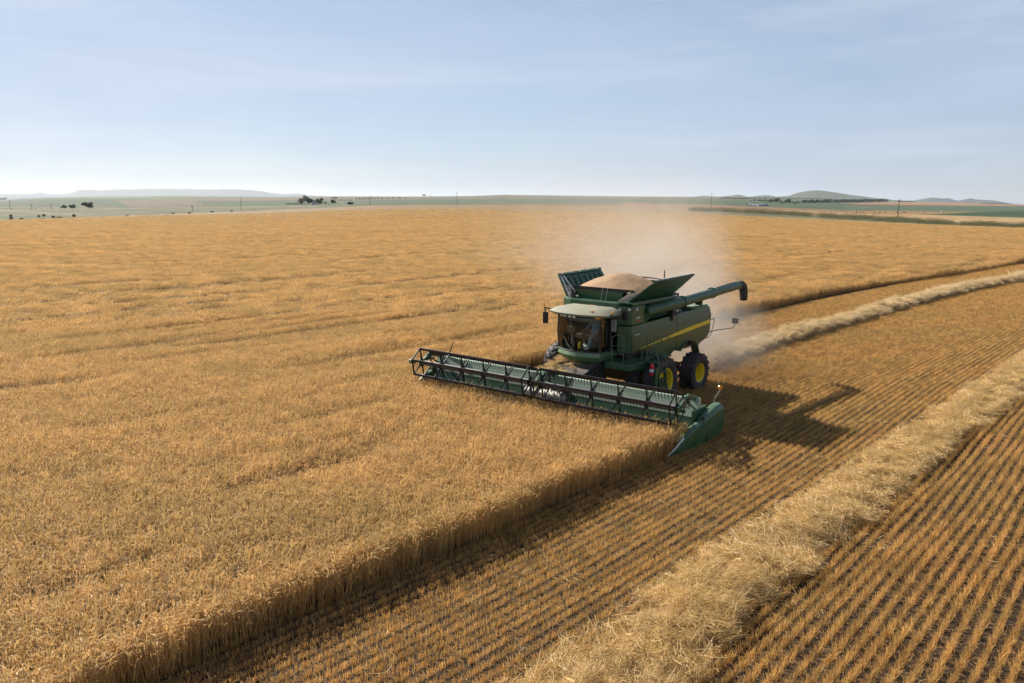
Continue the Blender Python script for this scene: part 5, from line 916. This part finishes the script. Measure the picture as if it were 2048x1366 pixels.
# grassy verge between the wheat and the tan field on the right
vg = library('verge_grass', [straw_clump(.9, 90, .8, .7, 600 + i, .2) for i in range(4)], straw('verge_leaves', (.08, .085, .03), (.22, .19, .07), None, .3)); g = np.random.default_rng(21); n = 3600
px = g.uniform(1380, 2250, n); t = g.random(n); yv = np.interp(px, [1380, 1440, 1560, 1700, 1850, 2048, 2250], [421.5, 422.5, 428, 436.5, 446, 455.5, 465]); hb = np.interp(px, [1380, 1560, 1700, 2048], [2, 5, 6, 8]); py = yv + hb * (t - .5)
P = []
for a, c in zip(px, py):
    if fbm(a * .08, c * .9, 91, 2) < .40: continue
    yf = np.interp(a, UF, YF); p, D = place(a, min(c, yf - .02) if c < yf else c); P.append(p)
P = np.array(P); n = len(P); sc = np.hypot(P[:, 0], P[:, 1]) / 260 * g.uniform(.7, 1.3, n); P[:, 2] += terrain(P[:, 0], P[:, 1]) * (P[:, 2] == 0)
scatter('verge', P, np.stack([0 * sc, 0 * sc, g.random(n) * 6], -1), np.stack([sc, sc, sc * g.uniform(.7, 1.6, n)], -1), g.integers(0, 4, n), vg, label='band of rough grass and weeds along the right edge of the wheat', cat='grass', kind='stuff')

# ------------------------------------------------------------------ air: haze over the whole land, dust blown off the combine
def vol(name, colr, dens, aniso=.3):
    m, t = mat(name); o = N(t, 'ShaderNodeOutputMaterial'); v = N(t, 'ShaderNodeVolumePrincipled'); v.inputs['Color'].default_value = (*colr, 1); v.inputs['Density'].default_value = dens; v.inputs['Anisotropy'].default_value = aniso; L(t, v.outputs[0], o.inputs['Volume']); return m, t, v
m, t, v = vol('haze_air', (.86, .90, .96), 4.2e-5, .35)
b = MB(); b.box((0, 6000, -200), (40000, 26000, 800)); hz = b.build('haze', m); tag(hz, kind='stuff')
m, t, v = vol('dust_air', (.93, .82, .70), .05, .1)
tcn = N(t, 'ShaderNodeTexCoord'); 
def math_(op, a, b_=None, c=None):
    q = N(t, 'ShaderNodeMath', operation=op)
    for i, s_ in enumerate((a, b_, c)):
        if s_ is None: continue
        if isinstance(s_, (int, float)): q.inputs[i].default_value = s_
        else: L(t, s_, q.inputs[i])
    return q.outputs[0]
def mr(s_, a, b_, c, d, smooth=True):
    q = N(t, 'ShaderNodeMapRange'); q.interpolation_type = 'SMOOTHSTEP' if smooth else 'LINEAR'; L(t, s_, q.inputs[0])
    for i, w in enumerate((a, b_, c, d)):
        if isinstance(w, (int, float)): q.inputs[i + 1].default_value = w
        else: L(t, w, q.inputs[i + 1])
    return q.outputs[0]
ge = N(t, 'ShaderNodeNewGeometry'); sx = N(t, 'ShaderNodeSeparateXYZ'); L(t, ge.outputs['Position'], sx.inputs[0]); X, Y, Z = sx.outputs
# plume: rises from the machine's tail and drifts away from the camera and left
s_ = math_('SUBTRACT', Y, 34.0)                                  # distance downwind
xc = math_('ADD', math_('MULTIPLY', s_, .13), 9.0)              # centre line
hr = math_('ADD', math_('MULTIPLY', s_, .10), 2.2); hl = math_('ADD', math_('MULTIPLY', s_, .36), 3.2); top = math_('ADD', math_('MULTIPLY', s_, .17), 4.2)
nz = N(t, 'ShaderNodeTexNoise'); nz.inputs['Scale'].default_value = .12; nz.inputs['Detail'].default_value = 5; nz.inputs['Roughness'].default_value = .62; nz.inputs['Distortion'].default_value = 1.2; L(t, ge.outputs['Position'], nz.inputs[0])
tt_ = math_('SUBTRACT', X, xc); ax_ = math_('MAXIMUM', math_('DIVIDE', tt_, hr), math_('DIVIDE', math_('MULTIPLY', tt_, -1.0), hl)); wob = math_('MULTIPLY', math_('SUBTRACT', nz.outputs[0], .5), 2.2)
side = mr(math_('ADD', ax_, wob), -.25, 1.15, 1, 0); zz = math_('DIVIDE', Z, top); vert = mr(math_('ADD', zz, wob), -.1, 1.2, 1, 0)
fade = mr(Y, 38, 84, 1, .09); start = mr(Y, 33.0, 38, 0, 1); clump = mr(nz.outputs[0], .36, .64, .08, 1.7)
d = math_('MULTIPLY', math_('MULTIPLY', side, vert), math_('MULTIPLY', math_('MULTIPLY', fade, start), clump)); d = math_('MULTIPLY', d, .20)
L(t, d, v.inputs['Density'])
b = MB(); b.box((7, 70, 7.6), (56, 74, 15.5)); du = b.build('dust_cloud', m); tag(du, 'pale brown dust cloud drifting up and away behind the combine', 'dust', kind='stuff')
m2, t, v = vol('ground_dust_air', (.90, .76, .62), .05, .1)
ge = N(t, 'ShaderNodeNewGeometry'); nz = N(t, 'ShaderNodeTexNoise'); nz.inputs['Scale'].default_value = .45; nz.inputs['Detail'].default_value = 4; L(t, ge.outputs['Position'], nz.inputs[0])
tcn = N(t, 'ShaderNodeTexCoord'); ln = N(t, 'ShaderNodeVectorMath', operation='LENGTH'); L(t, tcn.outputs['Object'], ln.inputs[0]); r = math_('ADD', ln.outputs['Value'], math_('MULTIPLY', math_('SUBTRACT', nz.outputs[0], .5), .9))
L(t, math_('MULTIPLY', mr(r, .1, .95, 1, 0), .17), v.inputs['Density'])
b = MB(); b.ball((0, 0, 0), 1.0, 24, 16); du = b.build('tail_dust', m2); x, y = m2w(-8.3, .6); du.location = (x, y, 1.2); du.scale = (5.2, 3.6, 2.3); du.rotation_euler = (0, 0, MYAW); tag(du, 'dense swirl of chaff dust at the rear wheels of the combine', 'dust', kind='stuff')
S.cycles.volume_step_rate = 1.0
